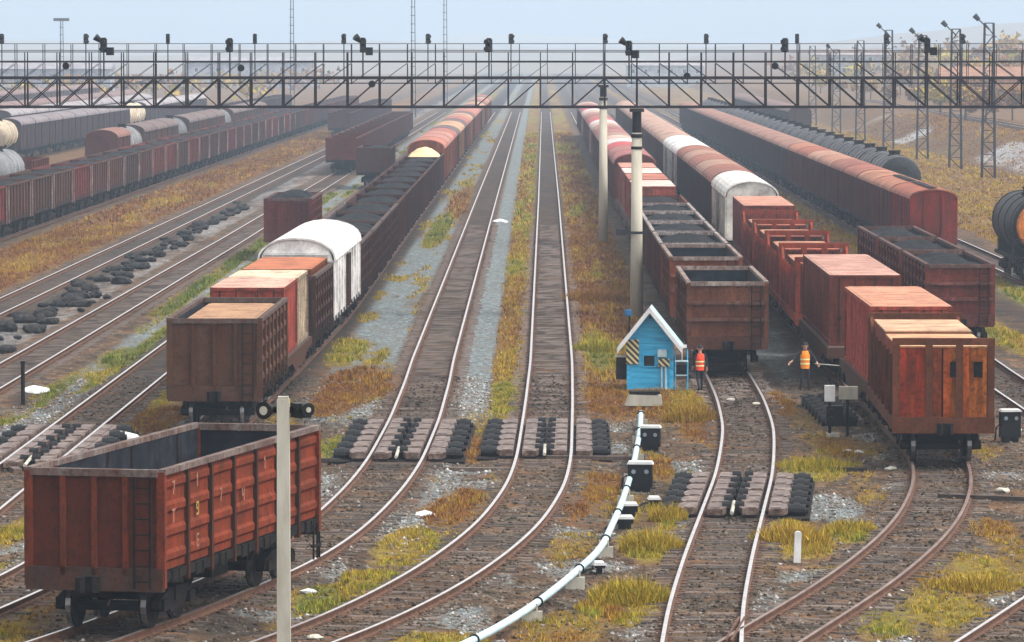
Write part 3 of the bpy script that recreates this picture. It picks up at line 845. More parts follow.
def corr_wall(mb, x, y0, y1, z0, z1, step, dep, axis, sgn, mi=0):
    """corrugated sheet; axis 'x': wall at x facing sgn*x running along y; axis 'y': wall at y=x facing sgn"""
    pts = []; y = y0
    k = 0
    while y < y1 - 1e-6:
        pts += [(y, 0), (min(y + step * .3, y1), 0), (min(y + step * .5, y1), dep), (min(y + step * .8, y1), dep)]
        y += step
    pts.append((y1, 0))
    vs = []
    for z in (z0, z1):
        for yy, d in pts:
            vs.append((x - sgn * d, yy, z) if axis == 'x' else (yy, x - sgn * d, z))
    n = len(pts)
    fs = [(k, k + 1, k + 1 + n, k + n) for k in range(n - 1)]
    flip = (sgn < 0) if axis == 'x' else (sgn > 0)
    if flip: fs = [tuple(reversed(f)) for f in fs]
    mb._add(vs, fs, mi)
def container(L, yc0, length, label, colr, roofcol, group=None, W=2.4, z0=1.3, z1=3.85, near=True, heading=None, dx=0.0, base=None, cat='container', doorcol=None):
    if base is None:
        loc, rot = place(L, yc0, length, inset=.3)
    else:
        loc, rot = base
    t = thing('container', label, cat, loc, rot, group)
    hw = W / 2
    def walls():
        mb = MB()
        for sx in (-1, 1): corr_wall(mb, sx * (hw - .02), .12, length - .12, z0 + .14, z1 - .1, .42, .05, 'x', sx)
        corr_wall(mb, length - .02, -hw + .1, hw - .1, z0 + .14, z1 - .1, .42, .05, 'y', 1)
        return mb.mesh('wall', 'painted_steel')
    def frame():
        mb = MB()
        for sx in (-1, 1):
            mb.box(sx * hw - .07, sx * hw + .03 if sx > 0 else sx * hw + .07, 0, .13, z0, z1) if sx > 0 else mb.box(-hw - .03, -hw + .07, 0, .13, z0, z1)
            x0, x1 = (hw - .07, hw + .03) if sx > 0 else (-hw - .03, -hw + .07)
            mb.box(x0, x1, length - .13, length, z0, z1)
            mb.box(x0 + .004, x1 - .004, .13, length - .13, z0, z0 + .15).box(x0 + .004, x1 - .004, .13, length - .13, z1 - .12, z1 - .004)
        for y0_, y1_ in ((.004, .126), (length - .126, length - .004)):
            mb.box(-hw + .07, hw - .07, y0_, y1_, z0, z0 + .15).box(-hw + .07, hw - .07, y0_, y1_, z1 - .12, z1 - .004)
        return mb.mesh('frame', 'painted_steel')
    def roof():
        mb = MB(); pts = []; y = .14
        vs = []; n = 0
        while y < length - .14:
            for dy, dz in ((0, 0), (.16, 0), (.22, .02), (.4, .02)):
                yy = min(y + dy, length - .14); vs += [(-hw + .06, yy, z1 + dz), (hw - .06, yy, z1 + dz)]; n += 1
            y += .46
        vs += [(-hw + .06, length - .14, z1), (hw - .06, length - .14, z1)]; n += 1
        mb._add(vs, [(2 * k, 2 * k + 1, 2 * k + 3, 2 * k + 2) for k in range(n - 1)])
        mb.box(-hw - .02, hw + .02, .01, length - .01, z1 - .02, z1 - .001)
        return mb.mesh('roof', 'roof_sheet')
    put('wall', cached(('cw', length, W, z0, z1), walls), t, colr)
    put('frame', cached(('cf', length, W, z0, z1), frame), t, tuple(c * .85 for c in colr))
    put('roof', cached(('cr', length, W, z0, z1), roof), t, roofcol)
    dm = cached(('door', W, z0, z1), lambda: door_leaf(hw, z0, z1))
    for sx in (-1, 1):
        d = put('door', dm, t, doorcol or colr, (sx * .0, .03, 0), (0, 0, 0)) if sx > 0 else put('door', cached(('doorl', W, z0, z1), lambda: door_leaf(hw, z0, z1, -1)), t, doorcol or colr, (0, .03, 0))
        if near:
            lb = cached(('lockbar', z0, z1), lambda: MB().cyl((0, 0, z0 + .12), (0, 0, z1 - .1), .022, 6).box(-.06, .06, -.03, .03, z0 + .95, z0 + 1.05).mesh('lock_bar', 'dark_iron'))
            for q in (.3, .75): put('lock_bar', lb, d, loc=(sx * hw * q, -.05, 0))
    return t
def door_leaf(hw, z0, z1, sx=1):
    mb = MB()
    a, b_ = (.008, hw - .075) if sx > 0 else (-hw + .075, -.008)
    mb.box(a, b_, .0, .05, z0 + .16, z1 - .13)
    for zq in (.25, .5, .75): mb.box(a + .06, b_ - .06, -.018, .001, z0 + (z1 - z0) * zq - .09, z0 + (z1 - z0) * zq + .09)
    return mb.mesh('door', 'painted_steel')
def flat_wagon(L, y0, length, label, group=None, W=2.9, near=True, colr=(.07, .045, .035)):
    loc, rot = place(L, y0, length)
    t = thing('flat_wagon', label, 'flat wagon', loc, rot, group)
    put('deck', cached(('deck', length, W), lambda: MB().box(-W / 2 + .1, W / 2 - .1, 0, length, 1.262, 1.296).mesh('deck', 'sleeper_wood')), t)
    def sill():
        mb = MB()
        for sx in (-1, 1):
            x0, x1 = sorted((sx * (W / 2 - .04), sx * (W / 2 - .16)))
            mb._add([(x, y, z) for x in (x0, x1) for y, z in ((0, 1.0), (2.6, .95), (4, .62), (length - 4, .62), (length - 2.6, .95), (length, 1.0), (length, 1.28), (0, 1.28))],
                    [tuple(range(8)), tuple(reversed(range(8, 16)))] + [(k, k + 8, (k + 1) % 8 + 8, (k + 1) % 8) for k in range(8)])
        mb.box(-W / 2 + .04, W / 2 - .04, -.1, -.003, .9, 1.28).box(-W / 2 + .04, W / 2 - .04, length + .003, length + .1, .9, 1.28)
        return mb.mesh('sill', 'painted_steel')
    put('sill', cached(('sill', length, W), sill), t, colr)
    running_gear(t, length, W - .3, near)
    return t
def arch(hw, ze, zt, n=14):
    return [(hw * math.cos(a), ze + (zt - ze) * math.sin(a) ** .9 if math.sin(a) > 0 else ze) for a in np.linspace(0, math.pi, n)]
def boxcar(L, y0, label, colr, roofcol, group, length=14.0, W=3.0, ze=3.75, zt=4.5, near=False, cat='covered wagon', wall_mat='painted_steel', roof_mat='roof_sheet', doors=True, boards=True, name='covered_wagon', doorcol=None):
    loc, rot = place(L, y0, length)
    t = thing(name, label, cat, loc, rot, group)
    hw = W / 2
    def wall():
        mb = MB(); zf = 1.15
        for sx in (-1, 1):
            x0, x1 = sorted((sx * (hw - .06), sx * (hw - .1)))
            mb.box(x0, x1, 0, length, zf, ze)
            n = 10
            for k in range(n + 1):
                y = min(max(k * length / n, .06), length - .06)
                a, b_ = sorted((sx * (hw - .061), sx * hw)); mb.box(a, b_, y - .05, y + .05, zf, ze - .02)
        pr = arch(hw - .1, ze, zt - .06)
        for y, s in ((0, -1), (length, 1)):
            prof = [(-hw + .1, zf)] + [(hw - .1, zf)] + pr
            prof = [(hw - .1, zf)] + pr + [(-hw + .1, zf)]
            nn = len(prof)
            a, b_ = (y - .02, y + .04) if s < 0 else (y - .04, y + .02)
            vs = [(x, a, z) for x, z in prof] + [(x, b_, z) for x, z in prof]
            mb._add(vs, [tuple(range(nn)), tuple(reversed(range(nn, 2 * nn)))] + [(k, k + nn, (k + 1) % nn + nn, (k + 1) % nn) for k in range(nn)])
            if boards:
                z = zf + .2
                while z < ze + .35:
                    xw = hw - .12 if z < ze else (hw - .2) * math.sqrt(max(.05, 1 - ((z - ze) / (zt - ze)) ** 2))
                    mb.box(-xw, xw, y + s * .05 - .03, y + s * .05 + .02, z, z + .11); z += .24
            else:
                for k in (-1, 1): mb.box(k * .5 - .06, k * .5 + .06, y + s * .06 - .04, y + s * .06 + .03, zf, ze + .2)
        mb.box(-hw + .11, hw - .11, .05, length - .05, zf - .04, zf + .02)
        return mb.mesh('wall', wall_mat)
    def roof():
        mb = MB()
        o = arch(hw + .05, ze, zt); i = arch(hw - .02, ze - .03, zt - .07)
        n = len(o); vs = []
        for y in (-.08, length + .08):
            vs += [(x, y, z) for x, z in o] + [(x, y, z) for x, z in i]
        m2 = 2 * n
        fs = []
        for k in range(n - 1):
            fs += [(k, k + 1, m2 + k + 1, m2 + k), (n + k + 1, n + k, m2 + n + k, m2 + n + k + 1), (k + 1, k, n + k, n + k + 1), (m2 + k, m2 + k + 1, m2 + n + k + 1, m2 + n + k)]
        fs += [(0, m2, m2 + n, n), (n - 1, 2 * n - 1, m2 + 2 * n - 1, m2 + n - 1)]
        mb._add(vs, [tuple(reversed(f)) for f in fs])
        # sheet seams across the roof
        q = arch(hw + .07, ze, zt + .025)
        for y in np.linspace(0, length, 8):
            vs = [(x, yy, z) for yy in (y - .035, y + .035) for x, z in q]
            mb._add(vs, [(k + 1, k, k + n, k + n + 1) for k in range(n - 1)])
        return mb.mesh('roof', roof_mat, False)
    put('wall', cached(('bw', length, W, ze, zt, wall_mat, boards), wall), t, colr)
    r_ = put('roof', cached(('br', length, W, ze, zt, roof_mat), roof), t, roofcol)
    put('walkway', cached(('walk', length, zt), lambda: MB().box(-.22, .22, .4, length - .4, zt + .04, zt + .075).mesh('walkway', 'dark_iron')), r_) if near and wall_mat == 'painted_steel' else None
    if doors:
        dm = cached(('bdoor', ze), lambda: MB().box(0, .07, -1.0, 1.0, 1.25, ze - .15).box(.06, .1, -1.0, -.94, 1.25, ze - .15).box(.06, .1, .94, 1.0, 1.25, ze - .15).box(.06, .1, -.05, .05, 1.25, ze - .15).mesh('door', 'painted_steel'))
        for sx in (-1, 1): put('door', dm, t, doorcol or tuple(c * .8 for c in colr), (sx * (hw - .03), length / 2, 0), (0, 0, 0 if sx > 0 else math.pi))
    running_gear(t, length, W, near)
    return t
def tank_wagon(L, y0, label, colr, group, length=11.6, rad=1.5, near=False, endcol=None, bandcol=None):
    loc, rot = place(L, y0, length)
    t = thing('tank_wagon', label, 'tank wagon', loc, rot, group)
    zc = 1.35 + rad
    def barrel():
        mb = MB(); n = 24
        ysq = [(.0, .55), (.12, .85), (.3, .97), (.5, 1)] + [(length - .5, 1), (length - .3, .97), (length - .12, .85), (length, .55)]
        vs = []
        for y, r in ysq:
            vs += [(rad * r * math.cos(2 * math.pi * k / n), y, zc + rad * r * math.sin(2 * math.pi * k / n)) for k in range(n)]
        fs = [(i * n + k, i * n + (k + 1) % n, (i + 1) * n + (k + 1) % n, (i + 1) * n + k) for i in range(len(ysq) - 1) for k in range(n)]
        mb._add(vs, fs, 0)
        mb._add([v for v in vs[:n]], [tuple(range(n))], 0); mb._add(vs[-n:], [tuple(reversed(range(n)))], 0)
        return mb.mesh('barrel', 'plain_paint', True)
    bm_ = put('barrel', cached(('barrel', length, rad), barrel), t, colr)
    def hoop():
        mb = MB(); n = 24; vs = []
        for y in (-.06, .06):
            for r in (rad - .02, rad + .05): vs += [(r * math.cos(2 * math.pi * k / n), y, zc + r * math.sin(2 * math.pi * k / n)) for k in range(n)]
        fs = []
        for k in range(n):
            j = (k + 1) % n
            fs += [(n + k, n + j, 3 * n + j, 3 * n + k), (k, j, n + j, n + k), (2 * n + j, 2 * n + k, 3 * n + k, 3 * n + j)]
        mb._add(vs, fs); return mb.mesh('hoop', 'plain_paint')
    hm_ = cached(('hoop', rad), hoop)
    for y in (1.0, length * .36, length * .64, length - 1.0): put('hoop', hm_, t, bandcol or tuple(c * 2 + .06 for c in colr), (0, y, 0))
    if endcol:
        n = 24
        ec = MB().cyl((0, -.02, zc), (0, .125, zc), rad * .80, 28, r2=rad * .86)
        put('painted_panel', ec.mesh('painted_panel', 'plain_paint'), t, endcol)
    put('dome', cached(('dome', rad), lambda: MB().cyl((0, 0, zc + rad - .1), (0, 0, zc + rad + .28), .4, 12).cyl((0, 0, zc + rad + .28), (0, 0, zc + rad + .34), .46, 12).box(-.55, .55, -.9, -.5, zc + rad - .06, zc + rad + .03).mesh('dome', 'dark_iron')), t, loc=(0, length / 2, 0))
    put('saddle', cached(('saddle', length), lambda: MB().box(-1.3, 1.3, 1.5, 2.2, 1.2, 1.9).box(-1.3, 1.3, length - 2.2, length - 1.5, 1.2, 1.9).mesh('saddle', 'dark_iron')), t)
    running_gear(t, length, 2.7, near, inset=1.9)
    if near:
        put('end_platform', MB().box(-1.4, 1.4, -.3, .2, 1.2, 1.28).beam((-1.35, -.25, 1.28), (-1.35, -.25, 2.2), .04).beam((1.35, -.25, 1.28), (1.35, -.25, 2.2), .04).beam((-1.35, -.25, 2.2), (1.35, -.25, 2.2), .04).mesh('end_platform', 'dark_iron'), t)
    return t
def stake_wagon(L, y0, length, label, colr, group, H=3.65, W=2.95, near=True):
    """platform with end frames: posts, a top beam, and stakes along the sides"""
    loc, rot = place(L, y0, length)
    t = thing('stake_wagon', label, 'stake wagon', loc, rot, group)
    hw = W / 2
    put('deck', cached(('deck2', length, W), lambda: MB().box(-hw + .12, hw - .12, .1, length - .1, 1.262, 1.296).mesh('deck', 'sleeper_wood')), t)
    fb = cached(('fbeam', W), lambda: MB().box(-hw, hw, -.09, .09, .9, 1.36).mesh('end_beam', 'painted_steel'))
    tb = cached(('tbeam', W, H), lambda: MB().box(-hw, hw, -.09, .09, H - .2, H).mesh('top_beam', 'painted_steel'))
    ps = cached(('fpost', H), lambda: MB().box(-.1, .1, -.085, .085, 1.362, H - .202).mesh('end_post', 'painted_steel'))
    br = cached(('fbrace', H), lambda: MB().beam((0, 0, H - .12), (0, 2.6, 2.35), .1, .1).mesh('brace', 'painted_steel'))
    sk = cached('stake', lambda: MB().box(-.06, .06, -.07, .07, 1.0, 3.1).mesh('side_stake', 'painted_steel'))
    sr = cached(('siderail', length), lambda: MB().box(-.05, .05, .1, length - .1, 1.0, 1.33).mesh('side_rail', 'painted_steel'))
    for yy, rz in ((0, 0), (length, math.pi)):
        put('end_beam', fb, t, colr, (0, yy, 0), (0, 0, rz)); put('top_beam', tb, t, colr, (0, yy, 0), (0, 0, rz))
        for x in (-hw + .11, -.42, .46, hw - .11): put('end_post', ps, t, tuple(c * .9 for c in colr), (x, yy, 0), (0, 0, 0))
        for sx in (-1, 1): put('brace', br, t, colr, (sx * (hw - .11), yy, 0), (0, 0, rz))
    for sx in (-1, 1):
        put('side_rail', sr, t, colr, (sx * (hw - .05), 0, 0))
        for y in np.linspace(1.6, length - 1.6, 6): put('side_stake', sk, t, colr, (sx * (hw - .06), float(y), 0))
    running_gear(t, length, W, near)
    return t

# ------------------------------------------------------------------ colours (surface colours, linear)
RUST = (.22, .050, .022); BRIGHT = (.42, .085, .03); MAROON = (.13, .024, .02); BROWN = (.075, .042, .03); DBROWN = (.05, .032, .026); PURPLE = (.12, .03, .035)
DARKBLUE = (.03, .033, .045); GREYB = (.06, .055, .055); PINKTOP = (.60, .29, .18); CREAM = (.66, .56, .40); WHITE = (.80, .80, .78); TAN = (.64, .44, .26); ORANGE = (.5, .13, .03)

# ---- the red wagon in front
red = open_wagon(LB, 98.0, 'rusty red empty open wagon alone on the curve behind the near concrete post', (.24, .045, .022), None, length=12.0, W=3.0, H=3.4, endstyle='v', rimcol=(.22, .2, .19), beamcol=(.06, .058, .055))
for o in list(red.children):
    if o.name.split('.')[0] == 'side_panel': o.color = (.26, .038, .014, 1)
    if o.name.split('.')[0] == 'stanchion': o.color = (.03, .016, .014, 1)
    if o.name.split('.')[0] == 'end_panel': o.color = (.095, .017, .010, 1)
put('load', cached('lowcoal', lambda: heap_mesh('load', 2.7, 11.8, 1.36, .12, 2, 'coal_dust')), red, loc=(0, .1, 0))
# stencilled marks on the side panels: worn paint strokes standing a hair proud of the steel
def glyph(strokes, s=.24, w=.045):
    mb = MB()
    for (x0, z0, x1, z1) in strokes:
        d = Vector((x1 - x0, z1 - z0)).normalized() * w * .5
        mb.beam((0, x0 * s - d.x, z0 * s - d.y), (0, x1 * s + d.x, z1 * s + d.y), w, .006, up=(1, 0, 0))
    return mb
GL = {'T': [(0, 1, .7, 1), (.35, 0, .35, 1)], '7': [(0, 1, .65, 1), (.65, 1, .3, 0)], '9': [(0, 1, .6, 1), (0, .5, .6, .5), (0, .5, 0, 1), (.6, 0, .6, 1), (0, 0, .6, 0)],
      'E': [(0, 0, 0, 1), (0, 1, .6, 1), (0, .5, .5, .5), (0, 0, .6, 0)], '1': [(.3, 0, .3, 1), (.3, 1, .1, .8)], '4': [(0, 1, 0, .45), (0, .45, .6, .45), (.6, 0, .6, 1)]}
MARK_CREAM, MARK_YEL = (.42, .22, .15), (.55, .40, .1)
for bay, z, txt, cc in ((0, 2.42, 'T', MARK_CREAM), (0, 3.0, '7', MARK_CREAM), (1, 2.42, '9', MARK_YEL), (1, 1.75, 'E', MARK_CREAM), (2, 2.55, '7', MARK_CREAM), (1, 3.02, '1', MARK_CREAM), (3, 2.4, '4', MARK_CREAM), (4, 2.95, '1', MARK_CREAM)):
    g_ = glyph(GL[txt])
    put('stencil_mark', g_.mesh('stencil_mark', 'plain_paint'), red, cc, (1.5 - .025, bay * 12.0 / 7 + .6, z - .15))

# ---- train with the white van (its brown wagon leads)
A_ = 'wagons of the train led by the plain brown wagon'
open_wagon(LT, 151.0, 'dark brown open wagon with plain end behind the red wagon, leading its train', (.10, .055, .032), A_, endstyle='v', H=3.5)
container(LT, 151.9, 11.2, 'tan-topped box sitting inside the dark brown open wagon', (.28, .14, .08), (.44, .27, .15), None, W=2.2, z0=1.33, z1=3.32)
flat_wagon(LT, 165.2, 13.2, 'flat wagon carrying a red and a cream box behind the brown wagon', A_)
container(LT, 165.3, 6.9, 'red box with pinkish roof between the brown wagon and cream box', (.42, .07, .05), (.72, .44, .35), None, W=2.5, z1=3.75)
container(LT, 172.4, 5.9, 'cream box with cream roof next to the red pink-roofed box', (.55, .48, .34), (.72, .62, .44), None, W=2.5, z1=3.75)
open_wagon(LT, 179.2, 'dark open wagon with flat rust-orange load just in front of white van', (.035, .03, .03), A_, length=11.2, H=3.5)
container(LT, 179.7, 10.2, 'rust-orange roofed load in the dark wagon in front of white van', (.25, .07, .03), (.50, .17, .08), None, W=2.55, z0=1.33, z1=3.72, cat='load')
boxcar(LT, 191.2, 'white refrigerator van with curved roof and boarded end amid the coal wagons', (.78, .78, .76), (.86, .86, .84), A_, length=20.5, W=3.05, ze=3.55, zt=4.45, near=True, wall_mat='clean_paint', roof_mat='clean_paint', doorcol=(.03, .03, .032), name='refrigerator_van', cat='van')
y = 212.6
for k in range(12):
    near = y < 260
    open_wagon(LT, y, f'{ORD[k]} dark coal-filled open wagon beyond the curved white van', (.014, .016, .024) if k % 4 else (.04, .024, .027), A_, near=near, load='coal', rimcol=(.10, .10, .105), length=13.0)
    y += 13.95
open_wagon(LT, y, 'dark open wagon heaped with yellow sand beyond the coal wagons', DARKBLUE, A_, near=False, load='sand', length=13.0); y += 13.95
farcols = [('orange-red', (.36, .10, .05)), ('pink', (.36, .14, .10)), ('dark', DARKBLUE), ('tan', (.42, .25, .13)), ('red-brown', (.3, .07, .05))]
seqA = ['orange-red', 'pink', 'pink', 'red-brown', 'dark', 'tan', 'tan', 'dark', 'red-brown', 'pink', 'tan', 'dark']
cnt = {}
k = 0
while y < 760:
    cn = seqA[k % len(seqA)]; cc = dict(farcols)[cn]; cnt[cn] = cnt.get(cn, 0) + 1
    boxcar(LT, y, f'{ORD[cnt[cn] - 1]} {cn} van past the yellow sand wagon, counting away from it', cc, tuple(min(.8, c * 1.25 + .05) for c in cc), A_, length=14.0)
    y += 15.0; k += 1

# ---- lone wagon and the trains left of it
B_ = 'wagons standing on the two tracks beyond the lone maroon wagon'
open_wagon(LA, 275, 'lone purple-red open wagon heaped with coal by the white curved van', (.17, .03, .035), None, W=2.75, load='coal_full', near=True, endstyle='v')
y = 414
for k in range(1):
    open_wagon(LA, y, f'dark coal-filled open wagon on the track far beyond the lone purple-red wagon', (.05, .03, .035), B_, near=False, load='coal'); y += 13.9
y = 460
for k in range(14):
    open_wagon(LZ, y, f'{ORD[k]} maroon wagon in the short row left of the sand wagon', MAROON if k < 2 else (.11, .045, .045), B_, near=False, load='coal_low'); y += 13.9

# ---- long coal row past the dry grass
L_ = 'open wagons of the long row beyond the dry grass'
y = 287
cl = [(.22, .03, .035), (.10, .05, .045), (.07, .05, .045), (.09, .06, .05), (.2, .035, .04), (.11, .05, .045), (.12, .06, .05), (.06, .055, .06), (.10, .05, .05), (.2, .05, .05), (.21, .05, .05), (.07, .055, .055)]
for k in range(42):
    c_ = cl[k % 12]
    nm = 'crimson' if c_[0] > .18 else 'brown' if c_[0] > .085 else 'grey-brown'
    lw_ = open_wagon(LL, y, f'{ORD[k]} wagon, {nm} and coal-filled, of the long row beyond dry grass' if k < 26 else 'hazy coal wagon at the far end of the long row beyond dry grass', c_, L_, near=False, load='coal'); y += 13.9
    if k < 26:
        for yy in (.07, 12.63): put('corner_post', cached('lpost', lambda: MB().box(-.03, .03, -.09, .09, 1.0, 3.3).mesh('corner_post', 'painted_steel')), lw_, (.50, .36, .33), (1.535, yy, 0))

# ---- rows behind it
M_ = 'covered wagons in the rows far behind the coal row'
tank_wagon(LM, 352, 'grey tank wagon end at the picture edge behind the coal row', (.22, .23, .24), None)
open_wagon(LM, 368, 'maroon open wagon at the picture edge behind the coal row', MAROON, M_, near=False)
boxcar(LM, 442, 'lone red-brown van with rusty roof just behind the long coal row', (.13, .04, .035), (.24, .11, .08), M_)
tank_wagon(LM, 458, 'pale tank wagon coupled behind the lone red-brown van', (.22, .22, .22), M_)
y = 472
for k in range(14):
    if k in (3, 8): tank_wagon(LM, y, f'{ORD[k]} wagon, a pale tank, behind the lone red-brown van', (.16, .165, .17), M_)
    else: boxcar(LM, y, f'{ORD[k]} wagon of the row behind the lone red-brown van', (.12, .06, .05) if k % 2 else (.07, .06, .065), (.13, .11, .11), M_)
    y += 15
tank_wagon(LN, 500, 'yellowish tank wagon at the near end of the hazy blue van row', (.5, .42, .3), M_)
y = 514
for k in range(9):
    boxcar(LN, y, f'{ORD[k]} blue-grey van with pale roof behind the yellowish tank wagon', (.035, .045, .07), (.22, .22, .24), M_); y += 15
tank_wagon(LN, y, 'first cream tank wagon beyond the blue-grey vans', (.6, .5, .36), M_); y += 13
tank_wagon(LN, y, 'second cream tank wagon beyond the blue-grey vans', (.6, .53, .4), M_); y += 13
for k in range(8):
    boxcar(LN, y, 'hazy blue-grey van beyond the two cream tank wagons', (.05, .06, .08), (.4, .4, .42), 'hazy vans past the cream tanks'); y += 15
y = 585
for k in range(14):
    boxcar(LO, y, 'pale-roofed hazy van in the rearmost row of all', (.05, .055, .075), (.36, .36, .38), 'rearmost hazy vans'); y += 15

# ---- train behind the blue hut
D_ = 'wagons of the train standing behind the blue hut'
open_wagon(LD, 177.0, 'empty brown open wagon facing us behind the blue hut and red-vested worker', (.20, .075, .04), D_, endstyle='h', rimcol=(.42, .36, .32))
open_wagon(LD, 198.2, 'empty brown open wagon coupled behind the one at the blue hut', (.26, .07, .03), D_, endstyle='h', rimcol=(.42, .36, .32))
y = 212.3
for k in range(5):
    open_wagon(LD, y, f'{ORD[k]} coal-filled open wagon behind the two empty brown wagons', (.17, .045, .03), D_, near=k < 4, load='coal', endstyle='h', rimcol=(.5, .48, .46)); y += 14.1
for k, (cn, cc, rc) in enumerate((('red', (.45, .09, .06), (.75, .62, .55)), ('red', (.45, .09, .06), (.55, .2, .14)), ('pink', (.5, .2, .15), (.78, .7, .64)), ('red', (.4, .08, .06), (.6, .3, .22)))):
    flat_wagon(LD, y, 14, f'{ORD[k]} flat wagon under the boxes beyond the coal wagons behind hut', D_, near=False)
    container(LD, y + .6, 12.8, f'{ORD[k]} box, {cn}, beyond the coal wagons of the train behind hut', cc, rc, None, W=2.45, near=False); y += 15
seqD = [('maroon', (.2, .05, .045), (.36, .12, .11)), ('maroon', (.19, .05, .05), (.4, .16, .14)), ('bright red', (.5, .04, .05), (.62, .08, .1)), ('white', (.6, .6, .6), (.8, .8, .78)), ('pinkish', (.4, .2, .17), (.7, .5, .42)), ('brown', (.12, .06, .05), (.4, .25, .2))]
cnt = {}
for k in range(22):
    cn, cc, rc = seqD[k % 6] if k < 6 else seqD[(k * 5 + 1) % 6]
    cnt[cn] = cnt.get(cn, 0) + 1
    boxcar(LD, y, f'{ORD[cnt[cn] - 1]} {cn} van past the boxes of the train behind the hut', cc, rc, D_); y += 15

# ---- container train
E_ = 'wagons of the train led by the orange crates'
stake_wagon(LE, 138.2, 13.2, 'dark brown stake wagon holding orange crates at the head of its train', (.16, .055, .026), E_)
def crate(L, y0, ln, xoff, w, label, colr, topc, z1, grp='orange crates on the leading stake wagon'):
    loc, rot = place(L, 138.2, 13.2)
    v = Matrix.Rotation(rot[2], 4, 'Z') @ Vector((xoff, y0, 0))
    t = thing('crate', label, 'crate', (loc[0] + v.x, loc[1] + v.y, 0), rot, grp)
    hw = w / 2; z0 = 1.3
    nb = 5
    bm1 = cached(('plank', w, z1), lambda: MB().box(-hw / nb + .006, hw / nb - .006, -.025, .0, z0 + .02, z1 - .03).mesh('plank', 'painted_steel'))
    for k in range(nb): put('plank', bm1, t, tuple(c * random.uniform(.7, 1.15) for c in colr), (-hw + (2 * k + 1) * hw / nb, 0, 0))
    put('case', cached(('case', w, ln, z1), lambda: MB().box(-hw, hw, .002, ln, z0, z1 - .03).mesh('case', 'painted_steel')), t, tuple(c * .8 for c in colr))
    put('lid', cached(('lid', w, ln, z1), lambda: MB().box(-hw - .02, hw + .02, -.03, ln + .02, z1 - .028, z1 + .02).mesh('lid', 'roof_sheet')), t, topc)
    return t
c1 = crate(LE, .35, 5.9, -.66, 1.26, 'red planked crate with tan lid at the near end of stake wagon', (.62, .09, .025), (.66, .36, .18), 3.38)
c2 = crate(LE, .35, 5.9, .64, 1.26, 'bright orange planked crate with tan lid beside the red crate', (.86, .21, .03), (.68, .38, .19), 3.38)
crate(LE, 6.6, 5.9, -.66, 1.26, 'rear red crate with tan lid behind the near red crate', (.4, .07, .03), (.68, .42, .25), 3.46)
crate(LE, 6.6, 5.9, .64, 1.26, 'rear orange crate with tan lid behind the bright orange crate', (.5, .11, .03), (.68, .42, .25), 3.46)
hatch = MB().box(-.13, .13, -.05, -.027, 2.5, 2.95).mesh('hatch', 'dark_iron')
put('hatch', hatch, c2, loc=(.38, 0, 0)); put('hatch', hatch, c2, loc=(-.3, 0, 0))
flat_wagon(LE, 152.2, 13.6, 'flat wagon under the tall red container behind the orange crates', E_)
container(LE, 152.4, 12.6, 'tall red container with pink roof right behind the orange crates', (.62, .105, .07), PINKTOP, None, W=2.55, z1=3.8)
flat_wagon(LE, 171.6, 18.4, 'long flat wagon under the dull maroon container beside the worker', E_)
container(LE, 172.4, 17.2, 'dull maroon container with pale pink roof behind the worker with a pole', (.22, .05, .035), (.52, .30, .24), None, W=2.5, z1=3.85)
y = 192.0
for k in range(4):
    stake_wagon(LE, y, 13.2, f'{ORD[k]} red stake wagon behind the dull maroon container', (.38, .06, .028), E_)
    for q in range(2):
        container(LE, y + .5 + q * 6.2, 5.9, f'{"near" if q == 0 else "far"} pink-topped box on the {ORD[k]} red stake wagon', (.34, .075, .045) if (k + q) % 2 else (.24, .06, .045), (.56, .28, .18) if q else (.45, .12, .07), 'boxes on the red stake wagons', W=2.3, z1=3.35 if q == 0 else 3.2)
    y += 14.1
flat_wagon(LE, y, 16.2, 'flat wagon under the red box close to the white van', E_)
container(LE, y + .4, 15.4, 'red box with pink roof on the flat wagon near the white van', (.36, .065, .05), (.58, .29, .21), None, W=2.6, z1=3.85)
y += 17.2
boxcar(LE, 271.5, 'white round-roofed van in the middle of the container train', (.70, .68, .62), (.82, .81, .77), E_, length=23.0, W=3.0, ze=3.6, zt=4.5, near=True, wall_mat='clean_paint', roof_mat='clean_paint', boards=False)
y = 296
for k in range(5):
    boxcar(LE, y, f'{ORD[k]} dark van with rusty pink roof beyond the round-roofed white van', (.05, .032, .035), (.34, .12, .08) if k % 2 == 0 else (.42, .25, .18), E_, length=14.4); y += 15.4
for k in range(2):
    boxcar(LE, y, f'{ORD[k]} pale grey van beyond the dark rusty-roofed vans', (.55, .57, .56), (.78, .8, .78), E_, length=20, wall_mat='clean_paint', roof_mat='clean_paint'); y += 21
for k in range(18):
    cc = [(.14, .05, .045), (.1, .05, .05), (.2, .07, .05)][k % 3]
    boxcar(LE, y, f'{ORD[k]} brownish van past the two pale grey vans' if k < 8 else 'hazy brownish van at the far end of the container train', cc, (.55, .36, .28), E_ if k < 8 else 'hazy vans of the container train'); y += 15

# ---- coal wagons on the track right of it
G_ = 'coal wagons next to the red covered wagons'
for k, y in enumerate((191.5, 205.6, 219.7)):
    open_wagon(LG, y, ['maroon coal-filled open wagon with horizontal ribs, nearest the stony slope', 'middle coal wagon of the three beside the red covered wagon', 'rear dark coal wagon of the three beside the red covered wagon'][k], (.20, .042, .032), G_, load='coal', endstyle='h', near=True, W=2.75)

